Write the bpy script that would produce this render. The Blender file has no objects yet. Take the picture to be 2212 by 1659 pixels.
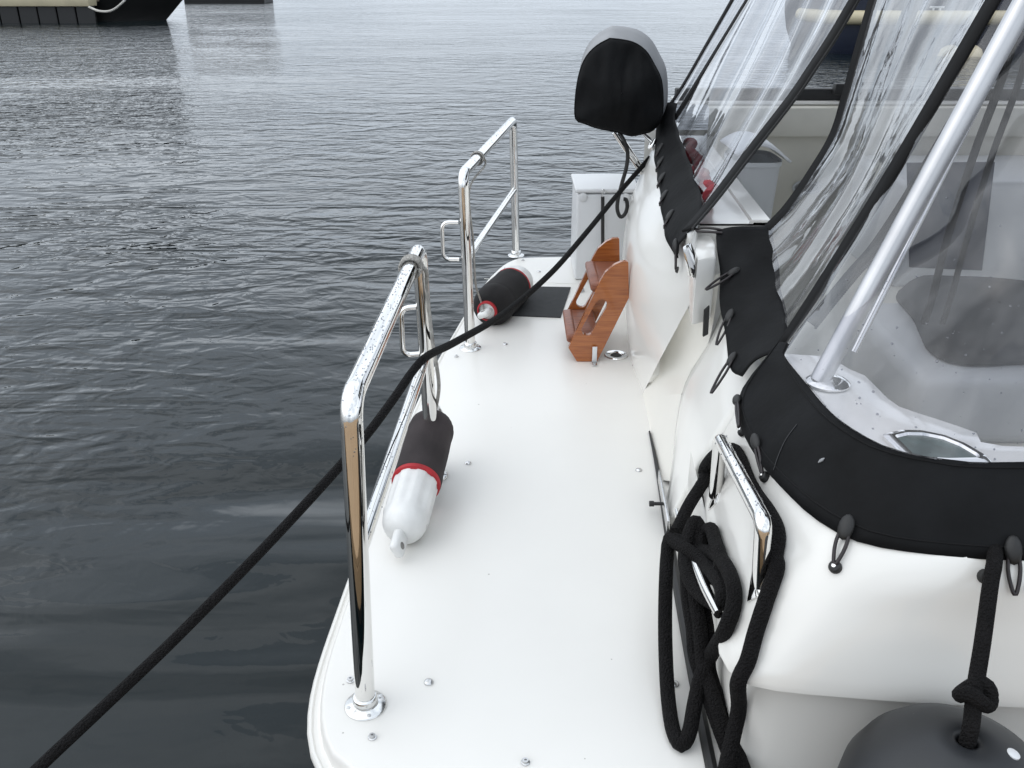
import bpy, bmesh, math, random
from mathutils import Vector, Matrix, noise
from mathutils.bvhtree import BVHTree

random.seed(7)
R = math.radians
SC = bpy.context.scene
COL = SC.collection

# ------------------------------------------------------------------ camera, world, sun, exposure
CAM = Vector((0.0, 0.0, 1.40))
PITCH = 24.7
FPX, CX, CY = 1966.0, 1106.0, 829.5          # focal length and centre in the units of the measuring sheet
cd = bpy.data.cameras.new('camera'); cam = bpy.data.objects.new('camera', cd); COL.objects.link(cam)
cam.location = CAM; cam.rotation_euler = (R(90 - PITCH), 0, 0)
cd.sensor_width = 36.0; cd.lens = 36.0 * FPX / 2212.0
cd.clip_start = 0.02; cd.clip_end = 5000.0
SC.camera = cam

SUN_EL, SUN_AZ = 48.0, 262.0
world = bpy.data.worlds.new('World'); SC.world = world; world.use_nodes = True
wn = world.node_tree.nodes; wl = world.node_tree.links
wn.clear()
wout = wn.new('ShaderNodeOutputWorld'); wbg = wn.new('ShaderNodeBackground')
sky = wn.new('ShaderNodeTexSky'); sky.sky_type = 'NISHITA'; sky.sun_disc = False
sky.sun_elevation = R(SUN_EL); sky.sun_rotation = R(SUN_AZ)
sky.air_density = 1.0; sky.dust_density = 4.0; sky.ozone_density = 1.0
hsv = wn.new('ShaderNodeHueSaturation'); hsv.inputs['Saturation'].default_value = 0.30
hsv.inputs['Value'].default_value = 1.0
tc = wn.new('ShaderNodeTexCoord')
cmap = wn.new('ShaderNodeMapping'); cmap.inputs['Scale'].default_value = (1.0, 1.0, 2.6)
cn = wn.new('ShaderNodeTexNoise'); cn.inputs['Scale'].default_value = 2.2; cn.inputs['Detail'].default_value = 3
cr = wn.new('ShaderNodeValToRGB')
cr.color_ramp.elements[0].position = 0.28; cr.color_ramp.elements[0].color = (5.2, 6.0, 7.0, 1)
cr.color_ramp.elements[1].position = 0.72; cr.color_ramp.elements[1].color = (11.6, 12.4, 13.3, 1)
mx = wn.new('ShaderNodeMix'); mx.data_type = 'RGBA'; mx.inputs[0].default_value = 0.80
wl.new(sky.outputs[0], hsv.inputs['Color'])
wl.new(tc.outputs['Generated'], cmap.inputs['Vector']); wl.new(cmap.outputs[0], cn.inputs['Vector'])
wl.new(cn.outputs[0], cr.inputs[0])
wl.new(hsv.outputs[0], mx.inputs[6]); wl.new(cr.outputs[0], mx.inputs[7])
wl.new(mx.outputs[2], wbg.inputs['Color']); wbg.inputs['Strength'].default_value = 0.138
wl.new(wbg.outputs[0], wout.inputs['Surface'])

sd = bpy.data.lights.new('sun', 'SUN'); sun = bpy.data.objects.new('sun', sd); COL.objects.link(sun)
sd.energy = 0.7; sd.angle = R(105); sd.color = (1.0, 0.97, 0.93)
sun.location = (0, 0, 20)
az = R(SUN_AZ)
sdir = Vector((math.sin(az) * math.cos(R(SUN_EL)), math.cos(az) * math.cos(R(SUN_EL)), math.sin(R(SUN_EL))))
sun.rotation_euler = (-sdir).to_track_quat('-Z', 'Y').to_euler()

SC.view_settings.view_transform = 'Standard'; SC.view_settings.look = 'None'
SC.view_settings.gamma = 1.0; SC.view_settings.use_curve_mapping = False
SC.view_settings.exposure = 0.12
SC.render.engine = 'CYCLES'
SC.cycles.max_bounces = 10; SC.cycles.transparent_max_bounces = 24; SC.cycles.caustics_reflective = False
SC.cycles.use_denoising = True

# ------------------------------------------------------------------ measuring helpers
sp, cp = math.sin(R(PITCH)), math.cos(R(PITCH))
def ray(px, py):
    v = (CY - py) / FPX
    return Vector(((px - CX) / FPX, cp + v * sp, -sp + v * cp))
def at(px, py, F=None, z=None, x=None):
    """a point of the place: sight line through a measured spot, cut at distance F, height z or offset x"""
    d = ray(px, py)
    if F is not None: t = F / d.y
    elif z is not None: t = (z - CAM.z) / d.z
    else: t = x / d.x
    return CAM + d * t
BVH = []
def hit(px, py, trees=None):
    best = None
    for b in (trees or BVH):
        r = b.ray_cast(CAM, ray(px, py).normalized())
        if r[0] is not None and (best is None or r[3] < best[3]): best = r
    return best
def bvh_of(o):
    me = o.data
    return BVHTree.FromPolygons([v.co.copy() for v in me.vertices], [tuple(p.vertices) for p in me.polygons])

# ------------------------------------------------------------------ object helpers
def _link(name, me, mat, parent=None):
    o = bpy.data.objects.new(name, me); COL.objects.link(o)
    if mat is not None:
        me.materials.clear(); me.materials.append(mat)
    if parent is not None:
        o.parent = parent
        o.matrix_parent_inverse = Matrix.Translation(-Vector(parent.get('_o', (0, 0, 0))))
    return o
def obj(name, data, mat, parent=None, smooth=35):
    if isinstance(data, bmesh.types.BMesh):
        me = bpy.data.meshes.new(name); data.to_mesh(me); data.free()
    else:
        vs, fs = data
        me = bpy.data.meshes.new(name); me.from_pydata([tuple(v) for v in vs], [], fs)
    bm = bmesh.new(); bm.from_mesh(me)
    bmesh.ops.recalc_face_normals(bm, faces=bm.faces); bm.to_mesh(me); bm.free()
    me.update()
    if smooth:
        me.polygons.foreach_set('use_smooth', [True] * len(me.polygons))
        me.set_sharp_from_angle(angle=R(smooth))
    return _link(name, me, mat, parent)
def thing(name, label, cat, loc, group=None):
    o = bpy.data.objects.new(name, None); COL.objects.link(o)
    o.location = loc; o.empty_display_size = 0.1
    o['_o'] = tuple(loc)
    o['label'] = label; o['category'] = cat
    if group: o['group'] = group
    return o
def tag(o, label, cat, group=None):
    o['label'] = label; o['category'] = cat
    if group: o['group'] = group
    return o
def solid(o, t, offset=0.0):
    m = o.modifiers.new('thickness', 'SOLIDIFY'); m.thickness = t; m.offset = offset
    return o

def crom(pts, n):
    """Catmull-Rom through pts, n samples, even in length"""
    P = [Vector(p) for p in pts]
    if len(P) == 2:
        return [P[0].lerp(P[1], i / (n - 1)) for i in range(n)]
    Q = [P[0] * 2 - P[1]] + P + [P[-1] * 2 - P[-2]]
    dense = []
    for i in range(1, len(Q) - 2):
        a, b, c, d = Q[i - 1], Q[i], Q[i + 1], Q[i + 2]
        for k in range(16):
            t = k / 16
            dense.append(0.5 * ((2 * b) + (c - a) * t + (2 * a - 5 * b + 4 * c - d) * t * t + (3 * b - a - 3 * c + d) * t ** 3))
    dense.append(P[-1])
    return even(dense, n)
def even(dense, n):
    L = [0]
    for a, b in zip(dense, dense[1:]): L.append(L[-1] + (b - a).length)
    out = []; j = 0
    for i in range(n):
        s = L[-1] * i / (n - 1)
        while j < len(L) - 2 and L[j + 1] < s: j += 1
        f = (s - L[j]) / max(L[j + 1] - L[j], 1e-9)
        out.append(dense[j].lerp(dense[j + 1], min(max(f, 0), 1)))
    return out
def fillet(pts, r, k=8):
    """polyline with rounded corners"""
    P = [Vector(p) for p in pts]; out = [P[0]]
    for i in range(1, len(P) - 1):
        a, b, c = P[i - 1], P[i], P[i + 1]
        u = (a - b).normalized(); w = (c - b).normalized()
        ang = u.angle(w); d = min(r / math.tan(ang / 2), (a - b).length * .49, (c - b).length * .49)
        p0 = b + u * d; p1 = b + w * d
        for j in range(k + 1):
            t = j / k
            out.append(p0 * (1 - t) ** 2 + b * 2 * t * (1 - t) + p1 * t * t)
    out.append(P[-1]); return out
def tube(pts, r, n=12, closed=False, cap=True, rfun=None, V=None, Fc=None):
    P = [Vector(p) for p in pts]; vs = [] if V is None else V; fs = [] if Fc is None else Fc
    base = len(vs); m = len(P)
    def tan(i):
        if closed: return (P[(i + 1) % m] - P[i - 1]).normalized()
        return (P[min(i + 1, m - 1)] - P[max(i - 1, 0)]).normalized()
    t0 = tan(0); up = Vector((0, 0, 1)) if abs(t0.z) < .9 else Vector((1, 0, 0))
    u = t0.cross(up).normalized()
    for i in range(m):
        t = tan(i); u = (u - t * u.dot(t)).normalized(); w = t.cross(u)
        rr = r if rfun is None else r * rfun(i / max(m - 1, 1))
        for k in range(n):
            a = 2 * math.pi * k / n
            vs.append(P[i] + (u * math.cos(a) + w * math.sin(a)) * rr)
    for i in range(m if closed else m - 1):
        for k in range(n):
            a = base + i * n + k; b = base + i * n + (k + 1) % n
            c = base + ((i + 1) % m) * n + (k + 1) % n; d = base + ((i + 1) % m) * n + k
            fs.append((a, b, c, d))
    if cap and not closed:
        fs.append(tuple(range(base + n - 1, base - 1, -1)))
        fs.append(tuple(range(base + (m - 1) * n, base + m * n)))
    return vs, fs
def grid(rows, close=False):
    n = len(rows[0]); vs = [p for r in rows for p in r]; fs = []
    for i in range(len(rows) - 1):
        for k in range(n if close else n - 1):
            k2 = (k + 1) % n
            fs.append((i * n + k, i * n + k2, (i + 1) * n + k2, (i + 1) * n + k))
    return vs, fs
def loft(curves, n, m=1):
    """surface through curves; each resampled to n, m rows between neighbours by Catmull-Rom"""
    rows = [crom(c, n) for c in curves]
    if m > 1:
        cols = [crom([r[i] for r in rows], (len(rows) - 1) * m + 1) for i in range(n)]
        rows = [[c[j] for c in cols] for j in range(len(cols[0]))]
    return rows
def axes(d):
    d = d.normalized(); up = Vector((0, 0, 1)) if abs(d.z) < .9 else Vector((1, 0, 0))
    u = d.cross(up).normalized(); return u, d.cross(u).normalized(), d
def lathe(base, d, prof, n=24, wob=None, caps=True):
    """profile (r, h) turned about the axis d through base"""
    u, w, d = axes(Vector(d)); base = Vector(base); rows = []
    for r, h in prof:
        row = []
        for k in range(n):
            a = 2 * math.pi * k / n
            rr = r * (1 if wob is None else wob(a, h))
            row.append(base + d * h + (u * math.cos(a) + w * math.sin(a)) * max(rr, 1e-5))
        rows.append(row)
    vs, fs = grid(rows, True)
    if caps and prof[0][0] > 1e-4: fs.append(tuple(range(n - 1, -1, -1)))
    if caps and prof[-1][0] > 1e-4: fs.append(tuple(range((len(prof) - 1) * n, len(prof) * n)))
    bm = bmesh.new(); bv = [bm.verts.new(v) for v in vs]
    for f in fs:
        try: bm.faces.new([bv[i] for i in f])
        except ValueError: pass
    bmesh.ops.remove_doubles(bm, verts=bm.verts, dist=2e-5)
    return bm
def boxm(c, s, bev=0.004, seg=2, rot=None):
    bm = bmesh.new(); bmesh.ops.create_cube(bm, size=1)
    for v in bm.verts: v.co = Vector((v.co.x * s[0], v.co.y * s[1], v.co.z * s[2]))
    if bev: bmesh.ops.bevel(bm, geom=bm.edges[:], offset=bev, segments=seg, affect='EDGES', profile=.5)
    for v in bm.verts:
        if rot is not None: v.co = rot @ v.co
        v.co += Vector(c)
    return bm
def prism(outline, dvec, bev=0.003):
    """planar outline pushed along dvec"""
    bm = bmesh.new(); a = [bm.verts.new(p) for p in outline]
    f = bm.faces.new(a)
    r = bmesh.ops.extrude_face_region(bm, geom=[f])
    vv = [e for e in r['geom'] if isinstance(e, bmesh.types.BMVert)]
    bmesh.ops.translate(bm, verts=vv, vec=Vector(dvec))
    if bev:
        es = [e for e in bm.edges if len(e.link_faces) == 2 and e.calc_face_angle(0) > .6]
        bmesh.ops.bevel(bm, geom=es, offset=bev, segments=2, affect='EDGES', profile=.5)
    return bm
def ribbon(pts, width, nrm, n=None):
    P = crom(pts, n or max(12, len(pts) * 6)); A = []; B = []
    for i in range(len(P)):
        t = (P[min(i + 1, len(P) - 1)] - P[max(i - 1, 0)]).normalized()
        s = t.cross(Vector(nrm)).normalized() * width / 2
        A.append(P[i] - s); B.append(P[i] + s)
    return A, B
def coons(l, r, b, t, nu=40, nv=40, fn=None):
    """patch from four border curves (l, r run bottom to top; b, t run left to right)"""
    l = crom(l, nv); r = crom(r, nv); b = crom(b, nu); t = crom(t, nu); rows = []
    for j in range(nv):
        v = j / (nv - 1); row = []
        for i in range(nu):
            u = i / (nu - 1)
            p = l[j] * (1 - u) + r[j] * u + b[i] * (1 - v) + t[i] * v - (
                b[0] * (1 - u) * (1 - v) + b[-1] * u * (1 - v) + t[0] * (1 - u) * v + t[-1] * u * v)
            if fn is not None: p = p + fn(u, v)
            row.append(p)
        rows.append(row)
    return rows
def ball(V, Fc, c, r, sq=(1, 1, 1), rot=None):
    """a small twelve-sided bead"""
    b = len(V); c = Vector(c)
    def add(x, y, z):
        p = Vector((x * sq[0], y * sq[1], z * sq[2])) * r
        V.append(c + (rot @ p if rot is not None else p))
    add(0, 0, 1)
    for lv in (.62, -.62):
        q = math.sqrt(1 - lv * lv)
        for k in range(6):
            a = math.pi / 3 * k + (.5 if lv < 0 else 0); add(q * math.cos(a), q * math.sin(a), lv)
    add(0, 0, -1)
    for k in range(6):
        k2 = (k + 1) % 6
        Fc.append((b, b + 1 + k, b + 1 + k2)); Fc.append((b + 1 + k, b + 7 + k, b + 1 + k2))
        Fc.append((b + 1 + k2, b + 7 + k, b + 7 + k2)); Fc.append((b + 13, b + 7 + k2, b + 7 + k))

# ------------------------------------------------------------------ materials
def mat(name, base, rough=.5, metal=0.0, spec=None, bump=None, var=None, coat=0.0, specks=None, sheen=0.0):
    """procedural surface: colour with noise variation, optional bump (scale, strength), optional specks"""
    m = bpy.data.materials.new(name); m.use_nodes = True
    nt = m.node_tree; N = nt.nodes; L = nt.links; b = N['Principled BSDF']
    b.inputs['Roughness'].default_value = rough; b.inputs['Metallic'].default_value = metal
    if spec is not None: b.inputs['Specular IOR Level'].default_value = spec
    if coat: b.inputs['Coat Weight'].default_value = coat; b.inputs['Coat Roughness'].default_value = .06
    if sheen: b.inputs['Sheen Weight'].default_value = sheen; b.inputs['Sheen Roughness'].default_value = .6
    co = N.new('ShaderNodeTexCoord')
    sc_, amt = var or (6.0, .04)
    n1 = N.new('ShaderNodeTexNoise'); n1.inputs['Scale'].default_value = sc_; n1.inputs['Detail'].default_value = 5
    L.new(co.outputs['Object'], n1.inputs['Vector'])
    rp = N.new('ShaderNodeValToRGB')
    rp.color_ramp.elements[0].position = .3; rp.color_ramp.elements[1].position = .7
    rp.color_ramp.elements[0].color = tuple(c * (1 - amt) for c in base) + (1,)
    rp.color_ramp.elements[1].color = tuple(min(c * (1 + amt), 1) for c in base) + (1,)
    L.new(n1.outputs[0], rp.inputs[0]); last = rp.outputs[0]
    if specks:
        ssc, thr, scol = specks
        v = N.new('ShaderNodeTexVoronoi'); v.inputs['Scale'].default_value = ssc
        L.new(co.outputs['Object'], v.inputs['Vector'])
        n2 = N.new('ShaderNodeTexNoise'); n2.inputs['Scale'].default_value = 3.0
        L.new(co.outputs['Object'], n2.inputs['Vector'])
        mu = N.new('ShaderNodeMath'); mu.operation = 'MULTIPLY_ADD'; mu.inputs[1].default_value = -.12; mu.inputs[2].default_value = thr + .06
        L.new(n2.outputs[0], mu.inputs[0])
        lt = N.new('ShaderNodeMath'); lt.operation = 'LESS_THAN'
        L.new(v.outputs['Distance'], lt.inputs[0]); L.new(mu.outputs[0], lt.inputs[1])
        ml = N.new('ShaderNodeMath'); ml.operation = 'MULTIPLY'; ml.inputs[1].default_value = .6
        L.new(lt.outputs[0], ml.inputs[0])
        mm = N.new('ShaderNodeMix'); mm.data_type = 'RGBA'
        L.new(ml.outputs[0], mm.inputs[0]); L.new(last, mm.inputs[6]); mm.inputs[7].default_value = scol + (1,)
        last = mm.outputs[2]
    L.new(last, b.inputs['Base Color'])
    if bump:
        bs, bst, bd = bump
        n3 = N.new('ShaderNodeTexNoise'); n3.inputs['Scale'].default_value = bs; n3.inputs['Detail'].default_value = 4
        L.new(co.outputs['Object'], n3.inputs['Vector'])
        bp = N.new('ShaderNodeBump'); bp.inputs['Strength'].default_value = bst; bp.inputs['Distance'].default_value = bd
        L.new(n3.outputs[0], bp.inputs['Height']); L.new(bp.outputs[0], b.inputs['Normal'])
    return m
def rope_mat(name, base, scale=260, rough=.9):
    m = mat(name, base, rough, var=(40, .25), spec=.2)
    N = m.node_tree.nodes; L = m.node_tree.links; b = N['Principled BSDF']
    co = N.new('ShaderNodeTexCoord')
    v = N.new('ShaderNodeTexVoronoi'); v.inputs['Scale'].default_value = scale
    L.new(co.outputs['Object'], v.inputs['Vector'])
    bp = N.new('ShaderNodeBump'); bp.inputs['Strength'].default_value = 1.0; bp.inputs['Distance'].default_value = .006
    L.new(v.outputs['Distance'], bp.inputs['Height']); L.new(bp.outputs[0], b.inputs['Normal'])
    return m
def vinyl_mat(name, tint=(.86, .87, .88), haze=.05, gloss=.07, wrinkle=(14, .25)):
    m = bpy.data.materials.new(name); m.use_nodes = True
    nt = m.node_tree; N = nt.nodes; L = nt.links; N.clear()
    out = N.new('ShaderNodeOutputMaterial')
    tr = N.new('ShaderNodeBsdfTransparent'); tr.inputs[0].default_value = tint + (1,)
    gl = N.new('ShaderNodeBsdfGlossy'); gl.inputs['Roughness'].default_value = .06; gl.inputs[0].default_value = (1, 1, 1, 1)
    df = N.new('ShaderNodeBsdfDiffuse'); df.inputs[0].default_value = (.62, .62, .63, 1)
    ge = N.new('ShaderNodeNewGeometry'); dt = N.new('ShaderNodeVectorMath'); dt.operation = 'DOT_PRODUCT'
    ab = N.new('ShaderNodeMath'); ab.operation = 'ABSOLUTE'; om = N.new('ShaderNodeMath'); om.operation = 'SUBTRACT'; om.inputs[0].default_value = 1.0
    pw = N.new('ShaderNodeMath'); pw.operation = 'POWER'; pw.inputs[1].default_value = 3.4
    L.new(ge.outputs['Incoming'], dt.inputs[0]); L.new(dt.outputs['Value'], ab.inputs[0]); L.new(ab.outputs[0], om.inputs[1]); L.new(om.outputs[0], pw.inputs[0])
    co = N.new('ShaderNodeTexCoord')
    n = N.new('ShaderNodeTexNoise'); n.inputs['Scale'].default_value = wrinkle[0]; n.inputs['Detail'].default_value = 3
    L.new(co.outputs['Object'], n.inputs['Vector'])
    bp = N.new('ShaderNodeBump'); bp.inputs['Strength'].default_value = wrinkle[1]; bp.inputs['Distance'].default_value = .02
    L.new(n.outputs[0], bp.inputs['Height'])
    L.new(bp.outputs[0], gl.inputs['Normal']); L.new(bp.outputs[0], dt.inputs[1])
    n2 = N.new('ShaderNodeTexNoise'); n2.inputs['Scale'].default_value = 9; n2.inputs['Detail'].default_value = 6
    mpa = N.new('ShaderNodeMapping'); mpa.inputs['Rotation'].default_value = (0, R(-24), 0)
    mpb = N.new('ShaderNodeMapping'); mpb.inputs['Scale'].default_value = (1.9, 1.9, .16)
    L.new(co.outputs['Object'], mpa.inputs[0]); L.new(mpa.outputs[0], mpb.inputs[0]); L.new(mpb.outputs[0], n2.inputs['Vector'])
    hr = N.new('ShaderNodeMapRange'); hr.inputs[1].default_value = .36; hr.inputs[2].default_value = .70; hr.inputs[3].default_value = .15; hr.inputs[4].default_value = 1.6
    L.new(n2.outputs[0], hr.inputs[0])
    hz = N.new('ShaderNodeMath'); hz.operation = 'MULTIPLY'; hz.inputs[1].default_value = haze * 2
    L.new(hr.outputs[0], hz.inputs[0])
    m1 = N.new('ShaderNodeMixShader'); L.new(hz.outputs[0], m1.inputs[0]); L.new(tr.outputs[0], m1.inputs[1]); L.new(df.outputs[0], m1.inputs[2])
    ad = N.new('ShaderNodeMath'); ad.operation = 'MULTIPLY_ADD'; ad.inputs[1].default_value = 1.0; ad.inputs[2].default_value = gloss; ad.use_clamp = True
    L.new(pw.outputs[0], ad.inputs[0])
    m2 = N.new('ShaderNodeMixShader'); L.new(ad.outputs[0], m2.inputs[0]); L.new(m1.outputs[0], m2.inputs[1]); L.new(gl.outputs[0], m2.inputs[2])
    L.new(m2.outputs[0], out.inputs['Surface'])
    return m
def wood_mat(name, a, b_, rough=.22, coat=.6, grain=(1, 14, 14)):
    m = mat(name, a, rough, coat=coat)
    N = m.node_tree.nodes; L = m.node_tree.links; b = N['Principled BSDF']
    co = N.new('ShaderNodeTexCoord'); mp = N.new('ShaderNodeMapping'); mp.inputs['Scale'].default_value = grain
    mp.inputs['Rotation'].default_value = (0, R(-58), 0)
    n = N.new('ShaderNodeTexNoise'); n.inputs['Scale'].default_value = 7; n.inputs['Detail'].default_value = 8; n.inputs['Distortion'].default_value = .8
    rp = N.new('ShaderNodeValToRGB'); rp.color_ramp.elements[0].position = .32; rp.color_ramp.elements[1].position = .68
    rp.color_ramp.elements[0].color = b_ + (1,); rp.color_ramp.elements[1].color = a + (1,)
    L.new(co.outputs['Object'], mp.inputs[0]); L.new(mp.outputs[0], n.inputs['Vector']); L.new(n.outputs[0], rp.inputs[0])
    L.new(rp.outputs[0], b.inputs['Base Color'])
    return m

M = {}
M['gelcoat'] = mat('gelcoat_white', (.74, .725, .69), .42, var=(1.6, .03), coat=.08, bump=(9, .05, .004), specks=(15, .022, (.22, .20, .18)))
M['hullwhite'] = mat('hull_white', (.75, .74, .705), .20, var=(2, .02), coat=.25, bump=(5, .03, .004))
M['cream'] = mat('gelcoat_cream', (.73, .71, .655), .35, var=(3, .03), coat=.15)
M['inner'] = mat('cockpit_liner', (.62, .60, .53), .5, var=(5, .06), bump=(60, .05, .002))
M['steel'] = mat('polished_steel', (.80, .79, .77), .035, 1.0, var=(12, .03))
M['flange'] = mat('brushed_flange', (.72, .72, .71), .16, 1.0, var=(30, .06))
M['pole'] = mat('dull_pole', (.50, .50, .51), .30, 1.0, var=(8, .12))
M['steel_dull'] = mat('satin_steel', (.60, .60, .60), .22, 1.0, var=(40, .12), bump=(80, .05, .001))
M['canvas'] = mat('black_canvas', (.0045, .0048, .0054), .72, var=(9, .45), bump=(26, .5, .005), spec=.16)
M['tape'] = mat('black_binding', (.0035, .0035, .004), .75, var=(20, .3), bump=(300, .3, .0008), spec=.25)
M['greycloth'] = mat('grey_cloth', (.27, .275, .285), .7, var=(7, .12), bump=(300, .3, .0008))
M['rope'] = rope_mat('black_rope', (.0065, .006, .0063), 230)
M['cord'] = mat('shock_cord', (.012, .008, .009), .45, var=(60, .3))
M['white_rope'] = rope_mat('grey_white_rope', (.58, .56, .52), 420)
M['fender'] = mat('fender_white', (.70, .70, .685), .42, var=(14, .10), specks=(13, .11, (.36, .35, .33)), coat=.1)
M['eyehole'] = mat('eye_hole_shade', (.20, .19, .18), .8, var=(60, .3))  # dark tone for the shade inside the fender eye's hole
M['fsleeve'] = mat('fender_sleeve_faded', (.034, .027, .028), .95, var=(9, .3), bump=(200, .4, .002))
M['fsleeve2'] = mat('fender_sleeve_black', (.010, .009, .0095), .95, var=(9, .3), bump=(200, .4, .002))
M['red'] = mat('red_trim', (.36, .016, .022), .7, var=(20, .2))
M['wine'] = mat('wine_red_cloth', (.20, .016, .024), .85, var=(20, .3), bump=(50, .4, .004))
M['buoy'] = mat('dark_grey_vinyl', (.014, .0155, .018), .45, var=(6, .3), bump=(30, .1, .003), specks=(16, .06, (.07, .07, .075)))
M['rubber'] = mat('black_rubber', (.012, .012, .012), .55, var=(10, .2))
M['mat'] = mat('dark_nonslip', (.022, .024, .026), .8, var=(30, .2), bump=(500, .5, .001))
M['teak'] = wood_mat('varnished_teak', (.37, .118, .027), (.24, .064, .014))
M['tread'] = wood_mat('wet_teak_tread', (.27, .10, .055), (.15, .05, .028), .45, .1)
M['box'] = mat('white_plastic', (.64, .65, .66), .45, var=(3, .03), bump=(40, .04, .002))
M['bin'] = mat('grey_white_plastic', (.47, .48, .485), .4, var=(3, .03))
M['grey'] = mat('charcoal_cushion', (.018, .019, .022), .85, var=(8, .15), bump=(60, .08, .001))
M['panel'] = mat('slate_panel', (.040, .043, .058), .5, var=(5, .1))
M['vinyl'] = vinyl_mat('clear_vinyl_near', (.86, .86, .89), .034, .035, wrinkle=(4, .15))
M['vinyl_mid'] = vinyl_mat('clear_vinyl_cloudy', (.72, .73, .74), .10, .05, wrinkle=(6, .35))
M['vinyl_far'] = vinyl_mat('clear_vinyl_folded', (.66, .68, .72), .05, .07, wrinkle=(5, .2))
M['drop'] = vinyl_mat('water_drop', (.62, .63, .66), .02, .06, (4, 0))
M['navy'] = mat('navy_hull', (.012, .016, .030), .25, var=(2, .15), coat=.3)
M['black_hull'] = mat('black_hull', (.008, .008, .008), .35, var=(2, .2))
M['timber'] = wood_mat('weathered_timber', (.30, .24, .17), (.19, .15, .11), .8, 0, (2, 1, 12))
M['plank'] = wood_mat('dock_plank', (.40, .27, .15), (.27, .17, .09), .75, 0, (12, 1, 12))
M['creampaint'] = mat('cream_paint', (.50, .44, .30), .5, var=(2, .1))
M['glass'] = mat('green_glass', (.055, .085, .080), .25, var=(25, .5), spec=.4)

# ------------------------------------------------------------------ water
def water_mat():
    m = bpy.data.materials.new('harbour_water'); m.use_nodes = True
    nt = m.node_tree; N = nt.nodes; L = nt.links; b = N['Principled BSDF']
    b.inputs['Base Color'].default_value = (.0032, .0075, .0090, 1); b.inputs['Roughness'].default_value = .03
    b.inputs['IOR'].default_value = 1.333
    co = N.new('ShaderNodeTexCoord')
    def M2(op, a, k=None, c=None):
        q = N.new('ShaderNodeMath'); q.operation = op
        for idx, v in enumerate((a, k, c)):
            if v is None: continue
            if isinstance(v, (int, float)): q.inputs[idx].default_value = v
            else: L.new(v, q.inputs[idx])
        return q.outputs[0]
    def ramp(a, lo, hi, vlo, vhi):
        q = N.new('ShaderNodeMapRange'); q.inputs[1].default_value = lo; q.inputs[2].default_value = hi
        q.inputs[3].default_value = vlo; q.inputs[4].default_value = vhi; L.new(a, q.inputs[0]); return q.outputs[0]
    def noise_(vec, scale, rot, det, dist=0., rough=.5):
        mp = N.new('ShaderNodeMapping'); mp.inputs['Scale'].default_value = scale; mp.inputs['Rotation'].default_value = (0, 0, R(rot))
        n = N.new('ShaderNodeTexNoise'); n.noise_dimensions = '2D'; n.inputs['Scale'].default_value = 1.0; n.inputs['Detail'].default_value = det
        n.inputs['Distortion'].default_value = dist; n.inputs['Roughness'].default_value = rough
        L.new(vec, mp.inputs[0]); L.new(mp.outputs[0], n.inputs['Vector']); return n.outputs[0]
    P = co.outputs['Object']
    sx = N.new('ShaderNodeSeparateXYZ'); L.new(P, sx.inputs[0])
    dist = M2('MULTIPLY_ADD', sx.outputs['X'], -1.2, sx.outputs['Y'])
    far = ramp(dist, WCALM[0], WCALM[1], 0.05, 1.0)         # sheltered, calmer water beside the boat and dock
    patch = ramp(noise_(P, (.12, .30, 1), 8, 2), .36, .62, .40, 1.15)
    lines = ramp(noise_(P, (.16, .5, 1), 9, 2, .6), .42, .62, .2, 1.0)
    fp = M2('MULTIPLY', far, patch); fl = M2('MULTIPLY', far, lines)
    def height(vec):
        swell = M2('MULTIPLY', noise_(vec, (.30, 1.5, 1), 15, 1.5, .6), M2('MULTIPLY_ADD', far, WAMP[4] - WAMP[0], WAMP[0]))
        roll = M2('MULTIPLY', noise_(vec, (1.0, 4.0, 1), 12, 1.0, .8), M2('MULTIPLY_ADD', far, WAMP[1] - .004, .004))
        n_ = M2('ABSOLUTE', M2('MULTIPLY_ADD', noise_(vec, (.34, 2.3, 1), 11, 3, .5, .62), 2.0, -1.0))
        rid = M2('POWER', M2('SUBTRACT', 1.0, n_), 9.0)
        rip = M2('MULTIPLY', M2('MULTIPLY', rid, WAMP[2]), fl)
        chop = M2('MULTIPLY', M2('MULTIPLY', noise_(vec, (8.5, 13.0, 1), 5, 3, .9, .6), WAMP[3]), fp)
        wl_ = M2('MULTIPLY', M2('MULTIPLY', noise_(vec, (1.7, 2.9, 1), 16, 2, .7), WAMP[5]), fp)
        wv_ = M2('MULTIPLY', M2('MULTIPLY', noise_(vec, (4.2, 6.6, 1), -8, 2, .8), WAMP[6]), fp)
        return M2('ADD', M2('ADD', M2('ADD', swell, roll), M2('ADD', wl_, wv_)), M2('ADD', rip, chop))
    E = .012
    def shifted(dx, dy):
        q = N.new('ShaderNodeVectorMath'); q.operation = 'ADD'; L.new(P, q.inputs[0]); q.inputs[1].default_value = (dx, dy, 0); return q.outputs[0]
    h0 = height(P); hx = height(shifted(E, 0)); hy = height(shifted(0, E))
    gx = M2('MULTIPLY', M2('SUBTRACT', h0, hx), 1 / E); gy = M2('MULTIPLY', M2('SUBTRACT', h0, hy), 1 / E)
    gy = M2('MINIMUM', gy, M2('MULTIPLY', gy, .5))       # wind waves: steep fronts, gentler backs
    cx = N.new('ShaderNodeCombineXYZ'); L.new(gx, cx.inputs[0]); L.new(gy, cx.inputs[1]); cx.inputs[2].default_value = 1.0
    nv_ = N.new('ShaderNodeVectorMath'); nv_.operation = 'NORMALIZE'; L.new(cx.outputs[0], nv_.inputs[0])
    L.new(nv_.outputs[0], b.inputs['Normal'])
    return m
WCALM = (3.5, 6.8)
WAMP = (.19, .006, .012, .0105, .024, .056, .029)
WZ = -0.30
wv = [(-2500, -400, WZ), (2500, -400, WZ), (2500, 4500, WZ), (-2500, 4500, WZ)]
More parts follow.
